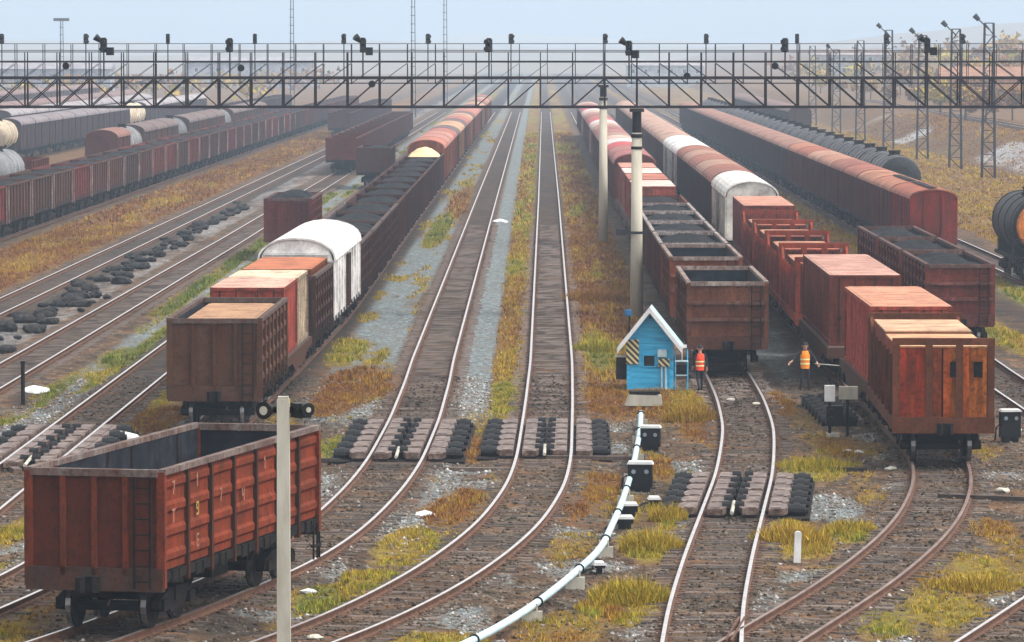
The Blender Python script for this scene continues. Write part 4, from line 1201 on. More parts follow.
# ---- red covered wagons and the tank row
R_ = 'covered wagons of the long red row'
y = 266
roofs = [(.38, .10, .055), (.44, .17, .10), (.5, .22, .12), (.36, .11, .07), (.30, .09, .06), (.44, .21, .13), (.5, .28, .19)]
for k in range(30):
    boxcar(LR, y, f'{ORD[k]} maroon covered wagon from the near end of the long red row' if k < 24 else 'hazy covered wagon at the far end of the long red row',
           (.30, .022, .022) if k == 0 else (.13, .032, .032) if k < 9 else (.05, .035, .05), roofs[k % 7] if k < 9 else (.36, .19, .14), R_ if k < 24 else 'hazy far covered wagons of the red row',
           length=13.6, W=2.65, ze=3.65, zt=4.2, near=k < 2, boards=False); y += 14.6
T_ = 'black tank wagons of the ribbed row'
tank_wagon(LK, 246, 'black tank wagon with orange end panel alone at the picture edge', (.018, .018, .02), None, rad=1.52, near=True, endcol=(.62, .2, .03), bandcol=(.03, .03, .03))
y = 338
for k in range(30):
    tank_wagon(LK, y, f'{ORD[k]} black tank wagon in the row behind the red covered wagons' if k < 22 else 'hazy tank wagon at the far end of the black tank row', (.02, .022, .026), T_ if k < 22 else 'hazy far tank wagons', bandcol=(.3, .31, .32)); y += 12.7

# ------------------------------------------------------------------ gantries
def gantry(D, x0, x1, xs_, panel, label, poles, npat, dz=0.0, th=1.0):
    t = thing('signal_gantry', label, 'gantry', (0, D, dz))
    zb, zt, zr, zm = 9.32, 10.64, 11.82, 11.4
    dep = 1.2
    n = int(round((x1 - x0) / panel))
    post = cached(('gpost', th), lambda: MB().box(-.038 * th, .038 * th, -.04, .04, zb + .06, zt - .07).mesh('post', 'gantry_steel'))
    rpost = cached(('grpost',), lambda: MB().box(-.024, .024, -.024, .024, zt + .08, zr - .03).mesh('rail_post', 'gantry_steel'))
    lens = x1 - x0
    for y in (0, dep):
        put('bottom_chord', cached(('gbc', lens, th), lambda: MB().box(0, lens, -.05, .05, zb + .06 - .11 * th, zb + .06).mesh('bottom_chord', 'gantry_steel')), t, loc=(x0, y, 0))
        put('top_chord', cached(('gtc', lens, th), lambda: MB().box(0, lens, -.06, .06, zt + .07 - .13 * th, zt + .07).mesh('top_chord', 'gantry_steel')), t, loc=(x0, y, 0))
        put('handrail', cached(('ghr', lens), lambda: MB().box(0, lens, -.025, .025, zr - .02, zr + .02).mesh('handrail', 'gantry_steel')), t, loc=(x0, y, 0))
        put('handrail', cached(('gmr', lens), lambda: MB().box(0, lens, -.03, .03, zm - .022, zm + .022).mesh('handrail', 'gantry_steel')), t, loc=(x0, y, 0))
    dg = cached(('gdiag', panel), lambda: MB().beam((.03, 0, zb + .04), (panel - .03, 0, zt - .05), .045, .05 * th).mesh('diagonal', 'gantry_steel'))
    dgm = cached(('gdiagm', panel), lambda: MB().beam((.03, 0, zt - .05), (panel - .03, 0, zb + .04), .05, .05).mesh('diagonal', 'gantry_steel'))
    strut = cached(('gstrut',), lambda: MB().box(-.03, .03, .07, dep - .07, zb - .03, zb + .03).box(-.03, .03, .08, dep - .08, zt - .03, zt + .03).mesh('cross_strut', 'gantry_steel'))
    for k in range(n + 1):
        x = x0 + k * panel
        for y in (0, dep):
            put('post', post, t, loc=(x, y, 0))
            if (k % 1) == 0: put('rail_post', rpost, t, loc=(x, y, 0))
        put('cross_strut', strut, t, loc=(x, 0, 0))
        if k < n:
            p_ = npat(x + panel / 2)
            if p_ in ('x', '/'): put('diagonal', dg, t, loc=(x, 0, 0))
            if p_ in ('x', '\\'): put('diagonal', dgm, t, loc=(x, .056 if p_ == 'x' else 0, 0))
            put('diagonal', dg if p_ in ('x', '/') else dgm, t, loc=(x, dep, 0))
    put('walkway', MB().box(0, lens, .09, dep - .09, zt + .045, zt + .075).mesh('walkway', 'gantry_steel'), t, loc=(x0, 0, 0))
    for (px_, top) in poles:
        shaft = MB().cyl((0, 0, -.5), (0, 0, top), .30, 18, r2=.235)
        p_ = put('pole', shaft.mesh('pole', 'pole_concrete', True), t, loc=(px_, dep / 2, 0))
        put('pole_cap', MB().cyl((0, 0, top - .02), (0, 0, zb - .08), .21, 12).box(-.32, .32, -.75, .75, zb - .22, zb - .075).cyl((0, 0, top - .22), (0, 0, top - .05), .275, 14).cyl((0, 0, top - .75), (0, 0, top - .62), .27, 14).mesh('pole_cap', 'gantry_steel'), p_)
    return t
GN, GF = 218.0, 300.0
pn = 32.2 * GN / 4800
xg = 4.36
def pat_near(x):
    px = 541 + x * 4800 / GN
    return 'x' if px < 245 or px > 985 else '/' if px < 600 else '\\'
g1 = gantry(GN, xg - 22 * pn, xg + 15 * pn, None, pn, 'dark lattice signal gantry on round concrete poles spanning the whole yard, nearer one', [(xg, 8.15), (xg - 21.5 * pn, 8.15), (24.15, 8.15)], pat_near)
pole_band = MB().box(-.55, .55, -.42, -.36, 3.55, 3.67).box(-.55, .55, .36, .42, 3.55, 3.67).box(-.95, -.5, -.2, .1, 3.48, 3.78)
put('bracket', pole_band.mesh('bracket', 'gantry_steel'), g1, loc=(xg, .6, 0))
pf = 1.75
xf = 3.9
def pat_far(x): return '/' if x < xf else '\\'
g2 = gantry(GF, xf - 23 * pf, xf + 20 * pf, None, pf, 'farther lattice gantry seen just behind and above the nearer one', [(xf, 8.5), (xf - 22 * pf, 8.5), (33.5, 8.5)], pat_far, dz=.45, th=.55)
def signal(px, py, D, label, big, group):
    x, _, z = PD(px, py, D)
    s = 1.0 if big else .95
    t = thing('signal', label, 'signal', (x, D - .12, 0), (0, 0, random.uniform(-.35, .35)), group)
    base = 9.9 if D > 250 else 10.7
    put('mast', MB().cyl((0, 0, base), (0, 0, z + .2), .035, 8).mesh('mast', 'gantry_steel'), t)
    put('head', MB().box(-.13 * s, .13 * s, -.16, .12, z - .3 * s, z + .32 * s).cyl((0, 0, z + .32 * s), (0, 0, z + .38 * s), .11, 10).mesh('head', 'signal_black'), t)
    hd = MB()
    for q in (-.17, .17): hd.cyl((0, -.16, z + q * s), (0, -.4, z + q * s + .03), .12, 10)
    put('hood', hd.mesh('hood', 'signal_black'), t)
    if big:
        put('lamp_box', MB().box(.134, .44, -.12, .16, z - .42, z - .06).mesh('lamp_box', 'signal_black'), t)
        put('spot_lamp', MB().cyl((-.12, -.05, z + .22), (-.36, -.16, z + .42), .1, 10, r2=.17).mesh('spot_lamp', 'signal_black'), t)
for k, px in enumerate((104, 230, 363, 489, 629, 785, 927)):
    signal(px, 46 if px not in (629,) else 49, GN, f'{ORD[k]} large black signal on the nearer gantry, counting from the far side of the coal row' if False else f'black signal cluster standing on the nearer gantry, {ORD[k]} of seven', px in (104, 629, 927, 363), 'signals standing on the nearer gantry')
for k, px in enumerate((2, 86, 168, 255, 344, 428, 511, 605, 706, 797, 886, 962)):
    signal(px, 39.5, GF, f'slim black signal standing on the farther gantry, {ORD[k]} of twelve', False, 'signals standing on the farther gantry')
for k, (px, py) in enumerate(((66, 66), (372, 84), (241, 68), (775, 66), (687, 76))):
    x, _, z = PD(px, py, GN - .25)
    t = thing('hanging_lamp', ['small black lamp box hung on the truss near its lattice of crosses', 'round black lamp hung on the truss above the sand wagon', 'black lamp box beside the doubled truss post', 'dark equipment box on the handrail above the red wagon row', 'flat dark fitting on the top chord above the red row'][k], 'lamp', (x, GN - .25, z), group='fittings hung on the nearer gantry')
    put('lamp_shade', MB().cyl((0, -.12, 0), (0, .12, 0), .16, 14).mesh('lamp_shade', 'signal_black'), t)
    put('bracket', MB().box(-.03, .03, .1, .26, -.03, .03).mesh('bracket', 'gantry_steel'), t)

# ------------------------------------------------------------------ near concrete post with two round lamps
NPD = 90.0
x, _, ztop = PD(283.3, 399, NPD)
t = thing('concrete_post', 'pale square concrete post in front of the red wagon', 'post', (x, NPD, 0))
put('shaft', MB().prism([(.13, -.4), (.115, ztop), (-.115, ztop), (-.13, -.4)], -.12, .12).mesh('shaft', 'concrete'), t)
put('cap', MB().box(-.10, .10, -.10, .10, ztop + .001, ztop + .05).mesh('cap', 'concrete'), t)
for sx, px, lab in ((-1, 268, 'black round loudspeaker on the near concrete post, facing sideways'), (1, 302, 'boxy black lamp with small painted lens glint on the near concrete post')):
    lx, _, lz = PD(px, 410, NPD)
    h = thing('loudspeaker', lab, 'loudspeaker', (lx, NPD, lz), (0, 0, sx * .45), 'loudspeakers on the near concrete post')
    if sx < 0:
        put('horn', MB().cyl((0, -.16, 0), (0, .06, 0), .155, 20, r2=.10).cyl((0, .06, 0), (0, .2, 0), .08, 12).mesh('horn', 'signal_black'), h)
        put('horn_rim', MB().cyl((0, -.175, 0), (0, -.155, 0), .165, 20).mesh('horn_rim', 'dark_iron'), h)
        put('cone', MB().cyl((0, -.182, 0), (0, -.17, 0), .085, 14).mesh('cone', 'concrete'), h)
    else:
        put('housing', MB().box(-.15, .15, -.1, .2, -.14, .13).cyl((.02, -.26, .02), (.02, -.1, .02), .13, 14, r2=.12).mesh('housing', 'signal_black'), h)
        put('lens', MB().cyl((.02, -.275, .02), (.02, -.262, .02), .05, 12).mesh('lens', 'concrete'), h)  # pale disc: the lamp's small glint put in as colour on its lens
    b0 = -sx * .12
    put('bracket', MB().box(min(-sx * .34, sx * .05), max(-sx * .34, sx * .05), .125, .2, -.055, .055).mesh('bracket', 'dark_iron'), h)
# steel step hanging at the red wagon's rear corner
st_ = MB()
for q in (0, .32, .5): st_.box(1.46, 1.50, 11.5 + q, 11.54 + q, .35, 1.15)
st_.box(1.44, 1.52, 11.45, 12.05, .62, .68)
put('ladder', st_.mesh('ladder', 'dark_iron'), red)

# ------------------------------------------------------------------ blue hut
simple('reflector_grey', [(.12, .14, .16), (.22, .25, .28)], 4, .4)
simple('blue_dark', [(.01, .06, .14), (.02, .12, .25)], 4, .5)
HX, HD = P(650, 389, -.2)
hut = thing('signal_hut', 'small bright blue wooden hut with white-edged gable roof', 'hut', (HX, HD, -.22), (0, 0, R(-3)))
w, dp, he, ha = .80, 1.7, 1.86, 2.86
fb_ = MB()
nb = 9
for k in range(nb):
    z0 = k * he / nb
    put('board', cached(('hb', k), lambda: MB().box(-w, w, -.03, 0, 0.004, he / nb - .004).mesh('board', 'blue_board')), hut, (1, 1, 1), (0, 0, z0)) if not (4 <= k <= 5) else None
for k in (4, 5):
    z0 = k * he / nb
    for a_, b_ in ((-w, -.26), (.2, w)):
        put('board', MB().box(a_, b_, -.03, 0, .004, he / nb - .004).mesh('board', 'blue_board'), hut, loc=(0, 0, z0))
for k in range(5):
    z0 = he + k * .2; hw_ = max(.05, w * (1 - (k * .2) / (ha - he)) ); hw2 = max(.02, w * (1 - ((k + 1) * .2) / (ha - he)))
    put('board', MB().prism([(hw_, 0.003), (hw2, .197), (-hw2, .197), (-hw_, .003)], -.03, 0).mesh('board', 'blue_board'), hut, loc=(0, 0, z0))
put('wall', MB().box(-w + .002, -w + .06, .001, dp, 0, he).box(w - .06, w - .002, .001, dp, 0, he).box(-w + .06, w - .06, dp - .06, dp - .002, 0, he).prism([(w - .01, he), (0, ha - .02), (-w + .01, he)], dp - .06, dp - .002).mesh('wall', 'blue_board'), hut)
put('floor', MB().box(-w, w, 0.002, dp, -.15, -.002).mesh('floor', 'sleeper_wood'), hut)
put('corner_board', MB().box(-w - .03, -w + .1, -.055, -.031, 0, he - .05).box(w - .1, w + .03, -.055, -.031, 0, he - .05).mesh('corner_board', 'blue_board'), hut)
ov = .36
for sx in (-1, 1):
    rz = MB()
    sl = (ha - he) / w
    xe = w + ov; zo = ha - sl * xe
    rz.prism([(sx * 0, ha + .10), (sx * 0, ha + .02), (sx * xe, zo + .02), (sx * xe, zo + .10)][::(1 if sx < 0 else -1)], -.38, dp + .2)
    put('roof', rz.mesh('roof', 'pipe_paint'), hut)
    bg_ = MB().prism([(0, ha + .125), (0, ha - .09), (sx * (xe + .01), zo - .10), (sx * (xe + .01), zo + .11)][::(1 if sx < 0 else -1)], -.46, -.385)
    put('bargeboard', bg_.mesh('bargeboard', 'white_paint'), hut)
wf = put('window', MB().box(-.27, -.22, -.06, -.005, .80, 1.27).box(.16, .21, -.06, -.005, .80, 1.27).box(-.22, .16, -.06, -.005, .80, .85).box(-.22, .16, -.06, -.005, 1.22, 1.27).mesh('window', 'blue_board'), hut)
put('pane', MB().box(-.22, .16, .012, .022, .85, 1.22).mesh('pane', 'glass_dark'), wf)
put('hazard_board', MB().box(-.85, -.40, -.1, -.06, .92, 1.80).mesh('hazard_board', 'hazard_stripe'), hut)
put('hazard_board', MB().box(.30, .70, -.16, -.12, .84, 1.12).mesh('hazard_board', 'hazard_stripe'), hut)
put('meter_box', MB().box(.28, .60, -.22, -.035, 1.18, 1.45).mesh('meter_box', 'pipe_paint'), hut)
put('pipe', MB().cyl((.42, -.09, 0), (.42, -.09, .84), .035, 8).cyl((.56, -.09, 0), (.56, -.09, .84), .035, 8).mesh('pipe', 'pipe_paint'), hut)
sx0 = w
put('side_box', MB().box(-w - .42, -w - .06, .1, .7, .35, 1.15).mesh('side_box', 'dark_iron'), hut)
put('side_box_lid', MB().box(-w - .46, -w - .03, .05, .75, 1.152, 1.2).mesh('side_box_lid', 'concrete'), hut)
put('gable_vent', MB().prism([(.05, 2.55), (0, 2.66), (-.05, 2.55)], -.045, -.031).mesh('gable_vent', 'dark_iron'), hut)
ls = thing('loudspeaker', 'small dark blue loudspeaker box on a thin post behind the hut roof', 'loudspeaker', (HX - .74, HD + 1.2, 0))
put('horn', MB().box(-.16, .12, -.1, .12, 2.36, 2.58).cyl((-.02, -.18, 2.47), (-.02, -.1, 2.47), .1, 12).mesh('horn', 'blue_dark'), ls)
put('stand', MB().cyl((.02, 0.02, -.3), (.02, .02, 2.45), .035, 8).mesh('stand', 'dark_iron'), ls)
ch = thing('metal_rack', 'small pale blue metal rack with dark box beside the hut', 'rack', (HX + 1.13, HD + .1, -.22))
rk = MB()
for xx in (-.22, .22):
    for yy in (-.18, .18): rk.box(xx - .02, xx + .02, yy - .02, yy + .02, 0, 1.42 if yy > 0 else 1.0)
put('leg', rk.mesh('leg', 'blue_board'), ch)
for zq in (.5, 1.0): put('shelf', MB().box(-.24, .24, -.2, .2, zq, zq + .035).mesh('shelf', 'pipe_paint'), ch)
put('box', MB().box(-.19, .19, -.15, .15, .541, .86).mesh('box', 'dark_iron'), ch)
put('pale_sign', MB().box(-.12, .18, -.22, -.2, 1.5, 1.62).box(0, .03, -.2, -.17, 1.0, 1.55).mesh('pale_sign', 'white_paint'), ch)
bx, bd = P(644, 405, -.2)
sb = thing('concrete_block', 'stained pale concrete block lying in front of the blue hut', 'block', (bx, bd, -.22), (0, 0, .05))
put('block', MB().prism([(.62, .0), (.58, .36), (-.5, .4), (-.66, .02)], -.35, .3).mesh('block', 'concrete'), sb)
put('cover_board', MB().box(-.5, .52, -.32, .36, .405, .5).mesh('cover_board', 'dark_iron'), sb)

# ------------------------------------------------------------------ people
def person(px, py, hgt, label, vest, joints, rotz=0, hat=None, hairc='cloth_dark'):
    x, y = P(px, py, -.2)
    gzv = gz1(x, y)
    t = thing('person', label, 'person', (x, y, gzv), (0, 0, rotz))
    s = hgt / 1.75
    J = {k: Vector(v) * s for k, v in joints.items()}
    rad = {'pelvis': .14, 'waist': .125, 'chest': .16, 'neckb': .085, 'neck': .055, 'headl': .088, 'headm': .102, 'headt': .07,
           'hipl': .098, 'kneel': .066, 'ankl': .045, 'heell': .05, 'toel': .038, 'hipr': .098, 'kneer': .066, 'ankr': .045, 'heelr': .05, 'toer': .038,
           'shl': .07, 'ell': .048, 'wrl': .032, 'pal': .036, 'shr': .07, 'elr': .048, 'wrr': .032, 'par': .036}
    E_ = [('pelvis', 'waist'), ('waist', 'chest'), ('chest', 'neckb'), ('neckb', 'neck'), ('neck', 'headl'), ('headl', 'headm'), ('headm', 'headt')]
    for q in 'lr':
        E_ += [('pelvis', 'hip' + q), ('hip' + q, 'knee' + q), ('knee' + q, 'ank' + q), ('ank' + q, 'heel' + q), ('heel' + q, 'toe' + q), ('chest', 'sh' + q), ('sh' + q, 'el' + q), ('el' + q, 'wr' + q), ('wr' + q, 'pa' + q)]
        p_, w_ = J['pa' + q], J['wr' + q]
        d = (p_ - w_).normalized(); sd_ = d.cross(Vector((0, 1, .2))).normalized()
        for fi in range(4):
            o = sd_ * (fi - 1.5) * .021 * s
            a1 = p_ + d * .045 * s + o; a2 = a1 + d * (.032 + .008 * (1 - abs(fi - 1.5) / 1.5)) * s + Vector((0, -.014, -.006)) * s; a3 = a2 + d * .02 * s + Vector((0, -.022, -.01)) * s
            for nm_, vv in (('f%d%s1' % (fi, q), a1), ('f%d%s2' % (fi, q), a2), ('f%d%s3' % (fi, q), a3)): J[nm_] = vv; rad[nm_] = .0095
            E_ += [('pa' + q, 'f%d%s1' % (fi, q)), ('f%d%s1' % (fi, q), 'f%d%s2' % (fi, q)), ('f%d%s2' % (fi, q), 'f%d%s3' % (fi, q))]
        th1 = p_ - d * .01 * s - sd_ * .04 * s + Vector((0, -.01, 0)); th2 = th1 + d * .03 * s - sd_ * .015 * s
        J['t1' + q] = th1; J['t2' + q] = th2; rad['t1' + q] = rad['t2' + q] = .011
        E_ += [('pa' + q, 't1' + q), ('t1' + q, 't2' + q)]
    names = list(J)
    me = bpy.data.meshes.new('body')
    me.from_pydata([tuple(J[k]) for k in names], [(names.index(a), names.index(b_)) for a, b_ in E_], [])
    o = bpy.data.objects.new('body_source', me); col.objects.link(o)
    sm = o.modifiers.new('skin', 'SKIN'); sm.use_smooth_shade = True
    for k, vtx in zip(names, me.skin_vertices[0].data):
        r_ = rad[k] * s
        vtx.radius = (r_, r_ * (.78 if k in ('pelvis', 'waist', 'chest') else 1))
        vtx.use_root = (k == 'pelvis')
    ss = o.modifiers.new('sub', 'SUBSURF'); ss.levels = 1; ss.render_levels = 1
    dg_ = bpy.context.evaluated_depsgraph_get()
    bm_ = bpy.data.meshes.new_from_object(o.evaluated_get(dg_))
    bpy.data.objects.remove(o)
    bm_.name = 'body'
    bm_.materials.clear()
    for k in ('cloth_dark', 'skin', 'dark_iron'): bm_.materials.append(MATS[k])
    hands = [J['pal'], J['par']]
    for p in bm_.polygons:
        c = p.center
        if c.z > J['neckb'].z + .045 * s: p.material_index = 1
        elif min((c - hpt).length for hpt in hands) < .13 * s: p.material_index = 1
        elif c.z < .1 * s: p.material_index = 2
        else: p.material_index = 0
    put('body', bm_, t)
    # sleeveless vest: lofted rings round the trunk, open at neck and arms
    prof = [(.80, .175, .125), (.95, .165, .125), (1.1, .172, .13), (1.25, .185, .138), (1.38, .178, .125), (1.46, .11, .09)]
    n = 18; mb = MB(); vs = []
    cx0, cx1 = J['pelvis'], J['neckb']
    for zq, rx, ry in prof:
        f_ = (zq * s - cx0.z) / (cx1.z - cx0.z); c_ = cx0.lerp(cx1, f_)
        vs += [(c_.x + rx * s * math.cos(2 * math.pi * k / n), c_.y + ry * s * math.sin(2 * math.pi * k / n), zq * s) for k in range(n)]
    mb._add(vs, [(i * n + k, i * n + (k + 1) % n, (i + 1) * n + (k + 1) % n, (i + 1) * n + k) for i in range(len(prof) - 1) for k in range(n)])
    ve = put('vest', mb.mesh('vest', vest, True), t)
    mb = MB(); 
    for zq, rx, ry in ((.98, .169, .129), (1.14, .178, .135)):
        vs = []
        for dz in (-.025, .025):
            f_ = (zq * s - cx0.z) / (cx1.z - cx0.z); c_ = cx0.lerp(cx1, f_)
            vs += [(c_.x + (rx + .006) * s * math.cos(2 * math.pi * k / n), c_.y + (ry + .006) * s * math.sin(2 * math.pi * k / n), (zq + dz) * s) for k in range(n)]
        mb._add(vs, [(k, (k + 1) % n, n + (k + 1) % n, n + k) for k in range(n)])
    put('reflective_band', mb.mesh('reflective_band', 'reflective'), ve)
    hd_ = J['headm']
    mb = MB(); vs = []; rows = 5
    for i in range(rows):
        a = math.pi / 2 * i / (rows - 1)
        vs += [(hd_.x + .112 * s * math.cos(a) * math.cos(2 * math.pi * k / 16), hd_.y + .012 + .122 * s * math.cos(a) * math.sin(2 * math.pi * k / 16), hd_.z + .02 * s + .125 * s * math.sin(a)) for k in range(16)]
    mb._add(vs, [(i * 16 + k, i * 16 + (k + 1) % 16, (i + 1) * 16 + (k + 1) % 16, (i + 1) * 16 + k) for i in range(rows - 1) for k in range(16)])
    if hat: mb.box(hd_.x - .08 * s, hd_.x + .08 * s, hd_.y - .2 * s, hd_.y - .08 * s, hd_.z + .03 * s, hd_.z + .045 * s)
    put('hat' if hat else 'hair', mb.mesh('hair', hairc, True), t)
    fc = MB()
    for sx in (-1, 1): fc.box(hd_.x + sx * .038 * s - .013, hd_.x + sx * .038 * s + .013, hd_.y - .104 * s, hd_.y - .09 * s, hd_.z - .002, hd_.z + .014)
    fc.box(hd_.x - .028 * s, hd_.x + .028 * s, hd_.y - .1 * s, hd_.y - .085 * s, hd_.z - .068 * s, hd_.z - .058 * s)
    put('face_features', fc.mesh('face_features', 'cloth_dark'), t)
    put('nose', MB().prism([(.016 * s, -.03 * s), (.004 * s, .02 * s), (-.004 * s, .02 * s), (-.016 * s, -.03 * s)], -.03 * s, 0).mesh('nose', 'skin'), t, loc=(hd_.x, hd_.y - .092 * s, hd_.z))
    er_ = MB()
    for sx in (-1, 1): er_.box(hd_.x + sx * .105 * s - .012, hd_.x + sx * .105 * s + .012, hd_.y - .02 * s, hd_.y + .025 * s, hd_.z - .035 * s, hd_.z + .03 * s)
    put('ear', er_.mesh('ear', 'skin'), t)
    return t, J, s
base_j = {'pelvis': (0, 0, .93), 'waist': (0, 0, 1.06), 'chest': (0, 0, 1.28), 'neckb': (0, .005, 1.45), 'neck': (0, 0, 1.52), 'headl': (0, -.015, 1.58), 'headm': (0, -.005, 1.65), 'headt': (0, 0, 1.71),
          'hipl': (-.1, 0, .86), 'kneel': (-.12, -.02, .48), 'ankl': (-.13, .01, .09), 'heell': (-.13, .03, .045), 'toel': (-.14, -.15, .035),
          'hipr': (.1, 0, .86), 'kneer': (.12, -.02, .48), 'ankr': (.13, .01, .09), 'heelr': (.13, .03, .045), 'toer': (.14, -.15, .035),
          'shl': (-.19, 0, 1.40), 'ell': (-.26, .03, 1.13), 'wrl': (-.25, -.05, .90), 'pal': (-.25, -.07, .83), 'shr': (.19, 0, 1.40), 'elr': (.26, .03, 1.13), 'wrr': (.25, -.05, .90), 'par': (.25, -.07, .83)}
j1 = dict(base_j)
j1.update({'kneel': (-.11, -.12, .5), 'ankl': (-.11, -.16, .1), 'heell': (-.11, -.14, .05), 'toel': (-.12, -.32, .04), 'kneer': (.11, .04, .47), 'ankr': (.12, .24, .13), 'heelr': (.12, .28, .1), 'toer': (.12, .1, .035), 'ell': (-.25, .12, 1.14), 'wrl': (-.24, .1, .9), 'pal': (-.24, .08, .83), 'elr': (.25, -.02, 1.13), 'wrr': (.23, -.2, .95), 'par': (.22, -.24, .89)})
person(700, 391, 1.60, 'worker in red-orange vest and dark cap walking away beside the blue hut', 'vest_red', j1, rotz=R(195), hat=True)
j2 = dict(base_j)
j2.update({'ell': (-.36, -.02, 1.2), 'wrl': (-.52, -.1, 1.06), 'pal': (-.57, -.12, 1.02), 'elr': (.36, -.02, 1.18), 'wrr': (.44, -.14, 1.0), 'par': (.46, -.18, .96), 'kneel': (-.13, -.03, .48), 'ankl': (-.17, 0, .09), 'heell': (-.17, .02, .045), 'toel': (-.19, -.15, .035)})
tp, Jp, sp_ = person(805, 389, 1.70, 'worker in orange vest facing us with a long rod in hand', 'vest_orange', j2, rotz=R(4))
w0 = tp.matrix_basis @ Jp['par']
rod = thing('rod', 'long pale rod held at waist height by the worker in orange', 'rod', (w0.x, w0.y, w0.z))
put('shaft', MB().cyl((-.12, -.05, .03), (.95, .05, -.06), .016, 8).mesh('shaft', 'concrete'), rod)
put('tip', MB().cyl((.95, .05, -.06), (1.03, .058, -.066), .03, 8).mesh('tip', 'dark_iron'), rod)

# ------------------------------------------------------------------ pale blue air pipe and its valve boxes
pp = [(641, 412), (640, 430), (634, 462), (628.5, 482), (620, 507), (608, 533), (602, 547), (585, 563), (565, 580), (552, 591), (528, 608), (512, 619), (471, 641), (440, 655), (400, 672)]
pw_ = [P(a, b_, .12) for a, b_ in pp]
pts = []
ky = [q[1] for q in pw_][::-1]; kx = [q[0] for q in pw_][::-1]
yy_ = np.linspace(ky[0], ky[-1], 90)
xx_ = np.interp(yy_, ky, kx); kk = np.ones(7) / 7
xx_[3:-3] = np.convolve(xx_, kk, 'valid')
pipe = thing('air_pipe', 'long pale blue pipe curving from the blue hut towards us', 'pipe', (float(xx_[0]), float(yy_[0]), 0))
ox, oy = float(xx_[0]), float(yy_[0])
put('pipe_run', MB().tube([(float(a) - ox, float(b_) - oy, .10) for a, b_ in zip(xx_, yy_)], .085, 10).mesh('pipe_run', 'pipe_paint', True), pipe)
for k in range(6, 88, 9):
    put('support', cached('psup', lambda: MB().box(-.22, .22, -.07, .07, -.4, .0).box(-.12, -.085, -.05, .05, 0, .16).box(.085, .12, -.05, .05, 0, .16).mesh('support', 'concrete')), pipe, loc=(float(xx_[k]) - ox, float(yy_[k]) - oy, -.01))
    put('flange', cached('pfl', lambda: MB().cyl((0, -.03, .10), (0, .03, .10), .12, 12).mesh('flange', 'dark_iron')), pipe, loc=(float(xx_[k + 1]) - ox, float(yy_[k + 1]) - oy, 0))
def valve_box(px, py, wid, hgt, label, dials=2, lid='white_paint', group='valve boxes along the pale pipe', dep=.42):
    x, y = P(px, py, -.2)
    z0 = gz1(x, y)
    t = thing('valve_box', label, 'valve box', (x, y, z0), (0, 0, random.uniform(-.12, .12)), group)
    put('case', MB().box(-wid / 2, wid / 2, 0, dep, .14, hgt).box(-wid / 2 + .06, wid / 2 - .06, .05, dep - .05, 0, .139).mesh('case', 'signal_black'), t)
    put('lid', MB().prism([(wid / 2 + .03, 0), (wid / 2 - .02, .07), (-wid / 2 + .02, .07), (-wid / 2 - .03, 0)], -.04, dep + .03).mesh('lid', lid), t, loc=(0, 0, hgt + .002))
    for k in range(dials):
        xx = (k - (dials - 1) / 2) * wid / max(2, dials) * 1.05
        d = put('dial', cached('dial', lambda: MB().cyl((0, -.03, 0), (0, -.001, 0), .085, 14).mesh('dial', 'dark_iron')), t, loc=(xx, 0, hgt - .2))
        put('dial_face', cached('dialf', lambda: MB().cyl((0, -.036, 0), (0, -.031, 0), .062, 14).mesh('dial_face', 'reflector_grey')), d)
    put('hose', MB().tube([(-wid / 2 - .02, .1, hgt * .6), (-wid / 2 - .14, .08, hgt * .5), (-wid / 2 - .18, .05, .1), (-wid / 2 - .3, .0, .02)], .03, 6).mesh('hose', 'signal_black'), t)
    return t
valve_box(650, 449, .6, .72, 'black valve box with white lid nearest the concrete block', 2)
valve_box(640, 490, .68, .78, 'larger black valve box with white lid and two dials midway along pipe', 2)
valve_box(629, 514, .46, .30, 'low black valve box with white lid beside the pipe bend', 0)
valve_box(625, 528, .44, .26, 'lowest black valve box, nearest us beside the pipe', 0)
valve_box(655, 505, .3, .2, 'small flat dark box in the grass by the low valve boxes', 0)
valve_box(600, 574, .24, .2, 'tiny dark box with white lid touching the pipe near the yellow grass', 0)
valve_box(1011, 441, .62, .95, 'black valve box with pale lid and two dials by the orange crates', 2, group='valve boxes beside the container train')
# signal post by the container train
x, y = P(836, 436, -.2)
t = thing('dwarf_signal', 'dwarf signal with two pale boxes on black posts by the container train', 'signal', (x, y, gz1(x, y)))
put('post', MB().cyl((-.2, 0, -.1), (-.2, 0, 1.3), .05, 8).mesh('post', 'dark_iron'), t)
put('post', MB().cyl((.36, .1, -.1), (.36, .1, 1.2), .05, 8).mesh('post', 'dark_iron'), t)
put('case', MB().box(-.36, -.04, -.1, .2, 1.12, 1.62).mesh('case', 'white_paint'), t)
put('case', MB().box(.1, .68, -.02, .3, 1.18, 1.58).mesh('case', 'concrete'), t)
put('lamp_unit', MB().box(-.32, .22, -.12, .2, .38, .98).cyl((-.15, -.24, .8), (-.15, -.12, .8), .11, 10).cyl((-.15, -.24, .55), (-.15, -.12, .55), .11, 10).mesh('lamp_unit', 'signal_black'), t)
put('foot', MB().box(-.3, .1, -.2, .25, -.1, .12).mesh('foot', 'concrete'), t)

